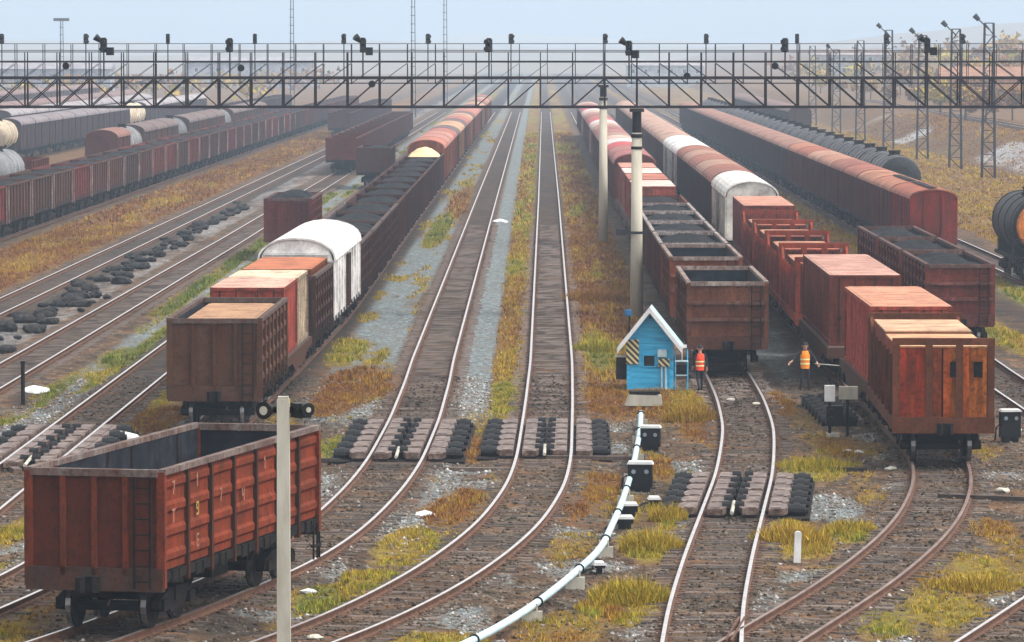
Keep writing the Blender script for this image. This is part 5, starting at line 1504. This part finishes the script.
# ------------------------------------------------------------------ wagon retarders
def retarder(L, y0, y1, label):
    t = thing('wagon_retarder', label, 'wagon retarder', (0, 0, 0), group='wagon retarders on the tracks')
    yc = (y0 + y1) / 2
    loc = (L.X(yc), yc, 0); t.location = loc; t.rotation_euler = (0, 0, L.ang(yc))
    ln = y1 - y0; n = 6; st = ln / n
    put('base', MB().box(-2.0, 2.0, -ln / 2 - .05, ln / 2 + .05, -.32, -.165).mesh('base', 'dark_iron'), t)
    def shoe():
        mb = MB(); w_ = .40; h = .065
        mb._add([(x_, y_, z_) for z_ in (-.1, h) for x_, y_ in ((-w_ / 2, 0), (w_ / 2, 0), (w_ / 2 + .09, st * .25), (w_ / 2 + .1, st * .6), (w_ / 2, st * .88), (-w_ / 2, st * .88))],
                [tuple(reversed(range(6))), tuple(range(6, 12))] + [(k, (k + 1) % 6, (k + 1) % 6 + 6, k + 6) for k in range(6)])
        mb.box(-w_ / 2 + .04, w_ / 2 - .08, .1 * st, .85 * st, h, h + .02)
        return mb.mesh('brake_shoe', 'shoe_steel')
    sm_ = cached(('shoe', round(st, 2)), shoe)
    bm2 = cached(('bbeam', round(ln, 2)), lambda: MB().box(-.2, .2, -ln / 2, ln / 2, -.164, -.102).mesh('brake_beam', 'dark_iron'))
    for rx in (-.8, .8):
        for sx in (-1, 1):
            bb = put('brake_beam', bm2, t, loc=(rx + sx * .34, 0, 0))
            for k in range(n):
                put('brake_shoe', sm_, bb, loc=(0, -ln / 2 + (k if sx > 0 else k + .97) * st, random.uniform(-.01, .015)), rot=(0, 0, 0 if sx > 0 else math.pi))
    cy = cached('rcyl', lambda: MB().cyl((0, -.28, .06), (0, -.1, .06), .25, 14).cyl((0, -.1, .06), (0, .12, .06), .30, 14).cyl((0, .12, .06), (0, .3, .06), .25, 14).cyl((0, -.36, .06), (0, -.28, .06), .12, 8).mesh('air_cylinder', 'signal_black'))
    for xx, sc in ((-1.66, 1), (1.66, 1)):
        for k in range(n):
            o = put('air_cylinder', cy, t, loc=(xx + (-.05 if k % 2 else .05) * 0, -ln / 2 + (k + .5) * st, -.1), rot=(0, 0, math.pi / 2)); o.scale = (1, .82, .72)
    cs = cached('ccyl', lambda: MB().box(-.14, .14, -.3, .3, -.16, .05).cyl((-.12, 0, .05), (.12, 0, .05), .16, 10).mesh('centre_spring', 'signal_black'))
    for k in range(n):
        for xx in (-.17, .17): put('centre_spring', cs, t, loc=(xx, -ln / 2 + (k + .5) * st, -.02))
    put('air_line', MB().cyl((.0, -ln / 2 - .4, .0), (.0, -ln / 2 + 1.6, .1), .05, 8).mesh('air_line', 'concrete'), t)
    return t
retarder(LB, 141.0, 154.5, 'retarder with pinkish worn shoes on the track curving behind the red wagon')
retarder(LC, 142.0, 154.5, 'retarder on the middle track straight ahead of the blue hut')
retarder(LD, 124.0, 134.8, 'retarder nearest us on the track leading to the blue hut')
retarder(LA, 138, 152, 'retarder at the picture edge on the track beyond the red wagon')
rt_ = thing('brake_beam_set', 'row of dark brake beams in shade beside the stake wagon', 'brake beams', (9.75, 160.5, -.2), (0, 0, R(1)))
put('rail_beam', MB().box(.42, .56, -6, 6, -.05, .22).mesh('rail_beam', 'shoe_steel'), rt_)
for k in range(7):
    put('air_cylinder', CACHE['rcyl'], rt_, loc=(.1, -5.2 + k * 1.45, .1), rot=(0, 0, math.pi / 2))
    put('air_cylinder', CACHE['rcyl'], rt_, loc=(-.45, -5.2 + k * 1.45, .02), rot=(0, 0, math.pi / 2))

# ------------------------------------------------------------------ small things on the ground
def lump_mesh(seed, flat=.6):
    r = random.Random(seed); bmx = bmesh.new()
    bmesh.ops.create_icosphere(bmx, subdivisions=2, radius=.5)
    for v in bmx.verts:
        q = v.co.copy(); f_ = 1 + .95 * (float(vnoise(q.x * 2 + seed * 3 + 9, q.y * 2 + q.z * 1.7 + seed)) - .5)
        v.co = Vector((q.x * f_ * 1.15, q.y * f_ * 1.2, q.z * f_ * flat))
    me = bpy.data.meshes.new('rubble_lump'); bmx.to_mesh(me); bmx.free()
    me.materials.append(MATS['lump']); return me
LUMPS = [lump_mesh(k) for k in range(7)]
for k in range(130):
    y = 168 + (k / 130) ** 1.25 * 210 + random.uniform(-2, 2)
    x = random.uniform(-23.9, -21.0) if y < 235 else random.uniform(-23.9, -22.2)
    o = put('rubble_lump', LUMPS[k % 7], None, None, (x, y, -.12), (0, 0, random.uniform(0, 6)))
    f_ = random.uniform(.22, .68); o.scale = (f_ * 1.3, f_ * random.uniform(.7, 1.2), f_ * random.uniform(.9, 1.4))
    tag(o, 'black lump of scrap in the long rubble row between two sidings', 'rubble', 'black lumps of scrap between the sidings')
for k, (px, py, s_) in enumerate(((6, 330, 1.8), (25, 322, 1.6), (45, 316, 1.6), (70, 305, 1.9), (95, 297, 1.5), (122, 283, 1.8), (140, 268, 1.5), (160, 256, 1.2), (180, 246, 1.2), (205, 229, 1.1))):
    x, y = P(px, py, -.2)
    o = put('rubble_lump', LUMPS[k % 7], None, None, (x, y, -.1), (0, 0, k)); o.scale = (s_ * .5, s_ * .55, s_ * .62)
    tag(o, f'large black scrap heap, {ORD[k]} from the near end of the rubble row', 'rubble', 'large scrap heaps of the rubble row')
x, y = P(797, 560, -.2)
t = thing('marker_post', 'short white concrete marker post standing in yellow grass', 'post', (x, y, gz1(x, y)), (0, R(2), 0))
put('shaft', MB().prism([(.085, -.3), (.08, .72), (-.08, .72), (-.085, -.3)], -.08, .08).prism([(.08, .721), (.04, .76), (-.04, .76), (-.08, .721)], -.08, .08).mesh('shaft', 'white_paint'), t)
x, y = P(23, 404, -.2)
t = thing('marker_post', 'thin black iron post beside a white stone at the track edge', 'post', (x, y, gz1(x, y)))
put('shaft', MB().cyl((0, 0, -.3), (0, 0, 1.45), .07, 8).mesh('shaft', 'dark_iron'), t)
put('cap', MB().cyl((0, 0, 1.451), (0, 0, 1.5), .09, 8).mesh('cap', 'dark_iron'), t)
STN = []
for k in range(4):
    me = LUMPS[k].copy(); me.materials.clear(); me.materials.append(MATS['white_paint' if k == 0 else 'concrete']); STN.append(me)
for px, py, s_, m_, lab in ((34, 391, .9, 0, 'white stone beside the thin black iron post'), (425, 515, .5, 0, 'white rag lying on gravel between two curving tracks'), (120, 440, 1.1, 0, 'white crumpled sheet on the ground behind the red wagon'), (95, 446, .8, 0, 'small white scrap on the ground near the crumpled sheet'),
                            (315, 640, .3, 1, 'pale stone by the track at the foot of the frame'), (848, 452, .28, 0, 'first of two white stones beside the grass near the stake wagon'), (858, 452, .28, 0, 'second of two white stones beside the grass near the stake wagon'), (730, 402, .34, 1, 'pale stone between the rails near the red-vested worker'),
                            (757, 406, .3, 1, 'pale yellowish stone between rails below the brown wagon'), (500, 222, .9, 0, 'white paper scrap beside the second straight track'), (958, 462, .4, 1, 'grey stone beside the stake wagon wheels'), (1003, 492, .4, 1, 'pale stone near the dark plank by the edge'), (308, 592, .35, 0, 'white bottle-like scrap in the grass beside the near post'), (890, 470, .3, 1, 'grey stone between the stake wagon and grass')):
    x, y = P(px, py, -.2)
    o = put('stone' if 'stone' in lab else 'scrap', STN[m_ if m_ == 0 else 1 + (px % 3)], None, None, (x, y, gz1(x, y) + .05), (0, 0, px)); o.scale = (s_, s_ * .8, s_ * .7)
    tag(o, lab, 'stone' if 'stone' in lab else 'scrap')
for px, py, ln, rz, lab in ((10, 470, 2.4, .3, 'old sleeper lying near the edge retarder'), (480, 470, 2.2, 1.4, 'dark plank lying just before the middle retarder'), (590, 460, 2.6, 1.5, 'long rusty plank between the middle retarder and valve boxes'), (985, 500, 2.6, 1.2, 'dark timber lying in the grass by the stake wagon'),
                            (310, 460, 1.8, 1.5, 'dark plank beside the retarder behind the red wagon'), (840, 470, 1.6, 1.4, 'dark plank in the grass before the stake wagon'), (770, 515, 1.4, 1.2, 'short dark timber beside the nearest retarder')):
    x, y = P(px, py, -.2)
    o = put('plank', MB().box(-.12, .12, -ln / 2, ln / 2, 0, .12).mesh('plank', 'sleeper_wood'), None, None, (x, y, gz1(x, y)), (0, 0, rz)); tag(o, lab, 'plank')
# ballast and fist-sized stones strewn over the yard (uncountable), real faceted stones
def stones(n, xr, yr, smin, smax, seed):
    g = np.random.default_rng(seed)
    X = g.uniform(*xr, n); D = yr[0] + (yr[1] - yr[0]) * g.random(n) ** 1.25
    gr, hue, gv, oil, pale, bed = cover(X, D)
    ok = g.random(n) < np.clip(.30 + gv * .8 - gr * .35 + bed * .15, .05, 1)
    X, D, gv, oil, bed = X[ok], D[ok], gv[ok], oil[ok], bed[ok]; T = len(X)
    s_ = smin + (smax - smin) * g.random(T) ** 2.5
    Z = gz(X, D) + s_ * .1
    off = np.array([(1, 0, 0), (0, 1, 0), (-1, 0, 0), (0, -1, 0), (0, 0, 1), (0, 0, -1)], float)
    rot = g.uniform(0, 6.28, T); c, q = np.cos(rot), np.sin(rot)
    V = off[None] * g.uniform(.55, 1.25, (T, 6, 1)) * s_[:, None, None] + g.normal(0, .18, (T, 6, 3)) * s_[:, None, None]
    V[..., 2] *= .7
    x_ = V[..., 0] * c[:, None] - V[..., 1] * q[:, None]; y_ = V[..., 0] * q[:, None] + V[..., 1] * c[:, None]
    W = np.stack([x_ + X[:, None], y_ + D[:, None], V[..., 2] + Z[:, None]], -1).reshape(-1, 3)
    fc = np.array([(0, 1, 4), (1, 2, 4), (2, 3, 4), (3, 0, 4), (1, 0, 5), (2, 1, 5), (3, 2, 5), (0, 3, 5)])
    F = (fc[None] + (np.arange(T) * 6)[:, None, None]).reshape(-1, 3)
    me = bpy.data.meshes.new('loose_stones')
    me.vertices.add(len(W)); me.vertices.foreach_set('co', W.astype(np.float32).ravel())
    me.loops.add(F.size); me.loops.foreach_set('vertex_index', F.ravel())
    me.polygons.add(len(F)); me.polygons.foreach_set('loop_start', np.arange(len(F)) * 3); me.update(calc_edges=True)
    tn = np.clip(g.normal(.42, .2, T) + gv * .38 - oil * .3 - bed * .12, 0, 1)
    me.attributes.new('tone', 'FLOAT', 'POINT').data.foreach_set('value', np.repeat(tn, 6).astype(np.float32))
    me.materials.append(MATS['yard_stone'])
    put('loose_stones', me, kind='stuff')
stones(230000, (-18, 20), (91, 178), .018, .085, 5)

# ------------------------------------------------------------------ weeds that stand out singly
def weed(px, py, rad_, h, hue, label, nbl=420):
    x, y = P(px, py, -.2)
    g = np.random.default_rng(px)
    vs = []; hv = []; tv = []
    nbl = int(nbl * 3.4)
    for k in range(nbl):
        a = g.random() * 6.283; r = rad_ * math.sqrt(g.random()); hh = h * (1 - .55 * (r / rad_) ** 2) * g.uniform(.5, 1.1)
        bx_, by_ = r * math.cos(a), r * math.sin(a); w_ = g.uniform(.008, .02); pa = g.random() * 6.283
        hh *= g.uniform(.25, 1.0); l = g.uniform(.05, .5) * hh; z0 = hh * g.uniform(.1, .7); a += g.normal(0, 1.2)
        vs += [(bx_ - w_ * math.cos(pa), by_ - w_ * math.sin(pa), z0 - .05), (bx_ + w_ * math.cos(pa), by_ + w_ * math.sin(pa), z0 - .05), (bx_ + l * math.cos(a), by_ + l * math.sin(a), hh)]
        hq = hue + g.normal(0, .1); hv += [hq] * 3; tv += [g.normal(.5, .25)] * 3
    me = bpy.data.meshes.new('weed_clump'); me.from_pydata(vs, [], [(3 * k, 3 * k + 1, 3 * k + 2) for k in range(nbl)])
    for nm, arr in (('hue', hv), ('tone', tv)): me.attributes.new(nm, 'FLOAT', 'POINT').data.foreach_set('value', np.clip(arr, 0, 1).astype(np.float32))
    me.materials.append(MATS['grass_blade'])
    o = put('weed_clump', me, None, None, (x, y, gz1(x, y))); tag(o, label, 'weeds', 'bushy weed clumps')
for a in ((630, 600, .95, .75, .55, 'bright yellow-green bushy weeds nearest the pipe', 900), (652, 548, .8, .7, .52, 'yellow weeds between the pipe and the nearest retarder', 700), (668, 520, .5, .6, .5, 'small yellow weeds touching the nearest retarder', 400), (592, 606, .4, .35, .45, 'low yellow weeds right beside the pipe', 250),
          (815, 468, 1.2, .5, .6, 'yellow-green weeds in front of the orange-vested worker', 800), (790, 540, 1.0, .6, .45, 'golden weeds round the white marker post', 800), (690, 420, .9, .8, .38, 'orange weeds below the red-vested worker', 700), (850, 530, .7, .4, .55, 'yellow weeds between white marker post and curved track', 450),
          (975, 585, 1.0, .45, .48, 'golden weeds beside the track at the lower corner', 700), (600, 350, 1.2, .7, .68, 'green-yellow weeds next to the middle straight track', 800), (595, 300, 1.6, .8, .2, 'rust-orange weeds at the foot of the concrete pole', 900)):
    weed(*a)

# ------------------------------------------------------------------ lattice masts, embankment, far buildings, hills
def mast(X, D, h, label, arm=True):
    z0 = gz1(X, D)
    t = thing('lattice_mast', label, 'mast', (X, D, z0), group='lattice masts on the bank')
    def legs(sx, sy): return cached(('ml', sx, sy, round(h, 1)), lambda: MB().beam((sx * .62, sy * .62, -.3), (sx * .42, sy * .42, h), .13, .13).mesh('leg', 'gantry_steel'))
    for sx in (-1, 1):
        for sy in (-1, 1): put('leg', legs(sx, sy), t)
    def lat():
        mb = MB(); n = int(h / 1.1)
        for k in range(n):
            za, zb_ = k * h / n, (k + 1) * h / n; a = .62 - .2 * k / n; b_ = .62 - .2 * (k + 1) / n
            for s1 in (-1, 1):
                q = 1 if k % 2 else -1
                mb.beam((-a * q, s1 * a, za), (b_ * q, s1 * b_, zb_), .05, .05); mb.beam((s1 * a, -a * q, za), (s1 * b_, b_ * q, zb_), .05, .05)
            for s1 in (-1, 1): mb.beam((-b_, s1 * b_, zb_), (b_, s1 * b_, zb_), .05, .05)
        return mb.mesh('lattice', 'gantry_steel')
    put('lattice', cached(('mlat', round(h, 1)), lat), t)
    if arm:
        put('arm', cached(('marm', round(h, 1)), lambda: MB().beam((0, 0, h - .6), (-1.0, 0, h + .35), .12, .12).beam((-.4, 0, h), (.4, 0, h), .1, .1).mesh('arm', 'gantry_steel')), t)
        put('lamp', cached(('mlmp', round(h, 1)), lambda: MB().cyl((-.95, 0, h + .3), (-1.4, 0, h + .75), .2, 8, r2=.26).mesh('lamp', 'signal_black')), t)
for k, (px, D) in enumerate(((988, 453), (955, 488), (922, 529), (888, 581), (860, 632), (836, 690), (812, 760))):
    mast((px - 541) * D / 4800, D, (14.6, 14.2, 13.6, 14.4, 13.2, 12.0, 12.6)[k], f'{ORD[k]} lattice lamp mast from the near end of the bank row', arm=k not in (4, 6))
for k, (px, D, h) in enumerate(((413, 850, 27), (445, 980, 30), (292, 900, 22), (62, 1000, 18))):
    X = (px - 541) * D / 4800
    t = thing('radio_mast', ['hazy slim tower left of the paired one above the sand wagon' , 'hazy slim tower, fainter of the pair above the yard', 'hazy lamp tower with a small head platform', 'faint short lamp tower at the far skyline'][k].replace('left of the paired one ', ''), 'tower', (X, D, -.3))
    mb = MB()
    for a in (0, 2.09, 4.19): mb.beam((.5 * math.cos(a), .5 * math.sin(a), 0), (.3 * math.cos(a), .3 * math.sin(a), h), .14, .14)
    put('leg', mb.mesh('leg', 'gantry_steel'), t)
    mb = MB()
    for q in range(int(h / 1.5)): mb.box(-.42, .42, -.3, .3, q * 1.5, q * 1.5 + .1)
    put('lattice', mb.mesh('lattice', 'gantry_steel'), t)
    if k >= 2: put('head_platform', MB().box(-1.6, 1.6, -.6, .6, h - .1, h + .5).mesh('head_platform', 'gantry_steel'), t)
def building(px, D, wd, h, dpt, cc, rc, label, pitch=1.6, nwin=6, rows=2):
    X = (px - 541) * D / 4800
    z0 = gz1(X, D) - .2
    t = thing('building', label, 'building', (X, D, z0))
    put('wall', MB().box(-wd / 2, wd / 2, 0, dpt, 0, h).mesh('wall', 'plain_paint'), t, cc)
    put('roof', MB()._add([(-wd / 2 - .4, -.5, h), (wd / 2 + .4, -.5, h), (wd / 2 + .4, dpt + .5, h), (-wd / 2 - .4, dpt + .5, h), (-wd / 2 - .4, dpt / 2, h + pitch), (wd / 2 + .4, dpt / 2, h + pitch)],
        [(0, 1, 5, 4), (2, 3, 4, 5), (1, 2, 5), (3, 0, 4), (3, 2, 1, 0)]).mesh('roof', 'roof_sheet'), t, rc)
    wm = cached(('bwin',), lambda: MB().box(-.6, .6, -.06, -.002, 0, 1.4).mesh('window', 'white_paint'))
    pm = cached(('bpane',), lambda: MB().box(-.5, .5, -.075, -.061, .1, 1.3).mesh('pane', 'glass_dark'))
    for r in range(rows):
        for k in range(nwin):
            w_ = put('window', wm, t, loc=((k + .5) * wd / nwin - wd / 2, 0, 1.0 + r * h / rows))
            put('pane', pm, w_)
for a in ((45, 1250, 34, 7, 14, (.36, .38, .42), (.32, .34, .38), 'long grey hazy shed at the skyline behind the tank wagons', 2, 8, 1), (250, 1500, 40, 8, 14, (.40, .42, .46), (.34, .36, .4), 'wide grey hazy shed at the end of the yard'),
          (665, 1500, 24, 7, 12, (.42, .44, .46), (.36, .36, .38), 'grey hazy shed beyond the container train'), (850, 1350, 22, 6, 12, (.42, .40, .38), (.34, .30, .28), 'hazy house on the slope behind the lattice masts'), (992, 760, 16, 5, 10, (.5, .26, .10), (.34, .18, .1), 'orange-brown shed high on the bank behind the masts', 1.6, 4, 1)):
    building(*a)
# low pale wall along the bank
# hills
hx = np.linspace(-1500, 1500, 120); hy = np.linspace(2200, 5600, 40)
HXX, HYY = np.meshgrid(hx, hy)
hzv = (fbm(HXX / 420 + 3, HYY / 600 + 1, 4) ** 1.3 * 60 - 12) * sstep(2200, 3200, HYY) + sstep(100, 900, HXX) * sstep(2200, 3200, HYY) * 10
hzv = np.clip(hzv, -6, 40) - .6
me = bpy.data.meshes.new('hills')
me.from_pydata([(float(a), float(b_), float(c_)) for a, b_, c_ in zip(HXX.ravel(), HYY.ravel(), hzv.ravel())], [], [(r * 120 + k, r * 120 + k + 1, (r + 1) * 120 + k + 1, (r + 1) * 120 + k) for r in range(39) for k in range(119)])
me.polygons.foreach_set('use_smooth', [True] * len(me.polygons)); me.materials.append(MATS['hill_grass'])
put('hills', me, kind='structure')
# autumn scrub and trees on the bank: single bushes/trees near, a far wood as one mass
def crown_mesh(seed, n, rx, rz, zc, hue, leaf):
    g = np.random.default_rng(seed); vs = []; hv = []; tv = []
    cl = [(g.normal(0, .5) * rx, g.normal(0, .5) * rx, zc + g.normal(0, .42) * rz) for _ in range(9)]
    for k in range(n):
        c_ = cl[int(g.integers(0, 9))]
        p = np.array([c_[0] + g.normal(0, .2) * rx, c_[1] + g.normal(0, .2) * rx, max(.1, c_[2] + g.normal(0, .2) * rz)])
        d = g.normal(0, 1, 3); d /= np.linalg.norm(d); e = np.cross(d, g.normal(0, 1, 3)); e /= np.linalg.norm(e)
        s_ = leaf * g.uniform(.6, 1.3)
        vs += [tuple(p - e * s_ * .5), tuple(p + e * s_ * .5), tuple(p + d * s_)]
        q = hue + g.normal(0, .09); hv += [q] * 3; tv += [g.normal(.45, .22)] * 3
    me = bpy.data.meshes.new('crown'); me.from_pydata(vs, [], [(3 * k, 3 * k + 1, 3 * k + 2) for k in range(n)])
    for nm, arr in (('hue', hv), ('tone', tv)): me.attributes.new(nm, 'FLOAT', 'POINT').data.foreach_set('value', np.clip(arr, 0, 1).astype(np.float32))
    me.materials.append(MATS['grass_blade']); return me
CR = [crown_mesh(k, 2200, 1.5, 1.5, 2.7, (.12, .34, .2, .5)[k], .36) for k in range(4)]
def trunk_mesh():
    mb = MB().cyl((0, 0, -.4), (.08, 0, 1.6), .14, 7, r2=.09).cyl((.08, 0, 1.5), (.5, .2, 2.9), .07, 5, r2=.03).cyl((.08, 0, 1.5), (-.45, -.1, 3.0), .07, 5, r2=.03).cyl((.08, 0, 1.6), (.05, .1, 3.6), .07, 5, r2=.02)
    return mb.mesh('trunk', 'bark')
TM = trunk_mesh()
hn = ['rust-brown', 'golden', 'orange-brown', 'yellow-green']
tl = [(985, 620, 72), (965, 640, 70), (1012, 640, 90), (940, 700, 80), (975, 730, 95), (1000, 760, 110), (915, 760, 80), (950, 800, 100), (890, 820, 84), (870, 880, 88), (1015, 820, 140), (930, 880, 110), (900, 950, 118), (840, 960, 90), (985, 900, 130), (820, 1020, 96), (960, 1000, 140)]
for k, (px, D, _) in enumerate(tl):
    X = (px - 541) * D / 4800
    t = thing('autumn_tree', f'{hn[k % 4]} autumn tree on the bank, {ORD[k]} counting outwards along the slope', 'tree', (X, D, gz1(X, D)), (0, 0, k * 1.3), 'autumn trees on the bank')
    s_ = random.uniform(.75, 1.3); t.scale = (s_ * 1.15, s_ * 1.15, s_)
    put('trunk', TM, t); put('crown', CR[k % 4], t)
wood = MB(); wh = []; wt = []
g = np.random.default_rng(77); vs = []
for k in range(420):
    if k % 3: X = g.uniform(70, 420); D = g.uniform(900, 1500)
    else: X = g.uniform(-420, -60); D = g.uniform(1000, 1500)
    z = float(bank(np.array([X]), np.array([D]))[0]); h = g.uniform(3, 7); q0 = g.uniform(.1, .6)
    for j in range(60):
        p = np.array([X + g.normal(0, .33) * h, D + g.normal(0, .33) * h, z + h * (.55 + g.normal(0, .2))])
        d = g.normal(0, 1, 3); d /= np.linalg.norm(d); e = np.cross(d, g.normal(0, 1, 3)); e /= np.linalg.norm(e); s_ = g.uniform(.8, 1.8)
        vs += [tuple(p - e * s_ * .5), tuple(p + e * s_ * .5), tuple(p + d * s_)]; wh += [q0 + g.normal(0, .08)] * 3; wt += [g.normal(.45, .2)] * 3
me = bpy.data.meshes.new('far_wood'); me.from_pydata(vs, [], [(3 * k, 3 * k + 1, 3 * k + 2) for k in range(len(vs) // 3)])
for nm, arr in (('hue', wh), ('tone', wt)): me.attributes.new(nm, 'FLOAT', 'POINT').data.foreach_set('value', np.clip(arr, 0, 1).astype(np.float32))
me.materials.append(MATS['grass_blade']); put('far_wood', me, kind='stuff')

for q, (X0, y0, n_, kd) in enumerate(((-75, 640, 16, 0), (-84, 700, 15, 1), (-48, 700, 13, 1), (-27, 640, 12, 1), (33.5, 620, 12, 0), (-95, 800, 14, 0))):
    Lx = Line([(500, X0), (1000, X0 * .99)])
    y = y0
    for k in range(n_):
        if kd: open_wagon(Lx, y, 'hazy dark open wagon in row %s of the distant sidings' % ['nearest the skyline shed', 'behind the rearmost vans', 'beyond the cream tanks', 'beyond the scrap heaps', 'behind the black tanks', 'of the horizon'][q], (.05, .035, .04), 'hazy distant wagons, row %d' % (q + 1), near=False)
        else: boxcar(Lx, y, 'hazy dark covered wagon in the distant row %s' % ['behind the rearmost pale-roofed vans', '', '', '', 'behind the black tank row', 'farthest out by the hazy shed'][q], (.06, .04, .045), (.22, .15, .14), 'hazy distant wagons, row %d' % (q + 1))
        y += 14.8

# ------------------------------------------------------------------ haze: one closed box of air round the whole place
hz = MB().box(-4200, 4200, -75, 6700, -2.0, 76).mesh('haze', [])
hm = bpy.data.materials.new('haze_air')
hm.use_nodes = True
ht = hm.node_tree
ht.nodes.clear()
ho = ht.nodes.new("ShaderNodeOutputMaterial")
pv = ht.nodes.new("ShaderNodeVolumePrincipled")
pv.inputs['Color'].default_value = HAZE_COLOR
pv.inputs['Density'].default_value = HAZE_DENSITY
pv.inputs['Anisotropy'].default_value = 0.25
ht.links.new(pv.outputs[0], ho.inputs['Volume'])
hz.materials.append(hm)
put('haze', hz, kind='stuff')
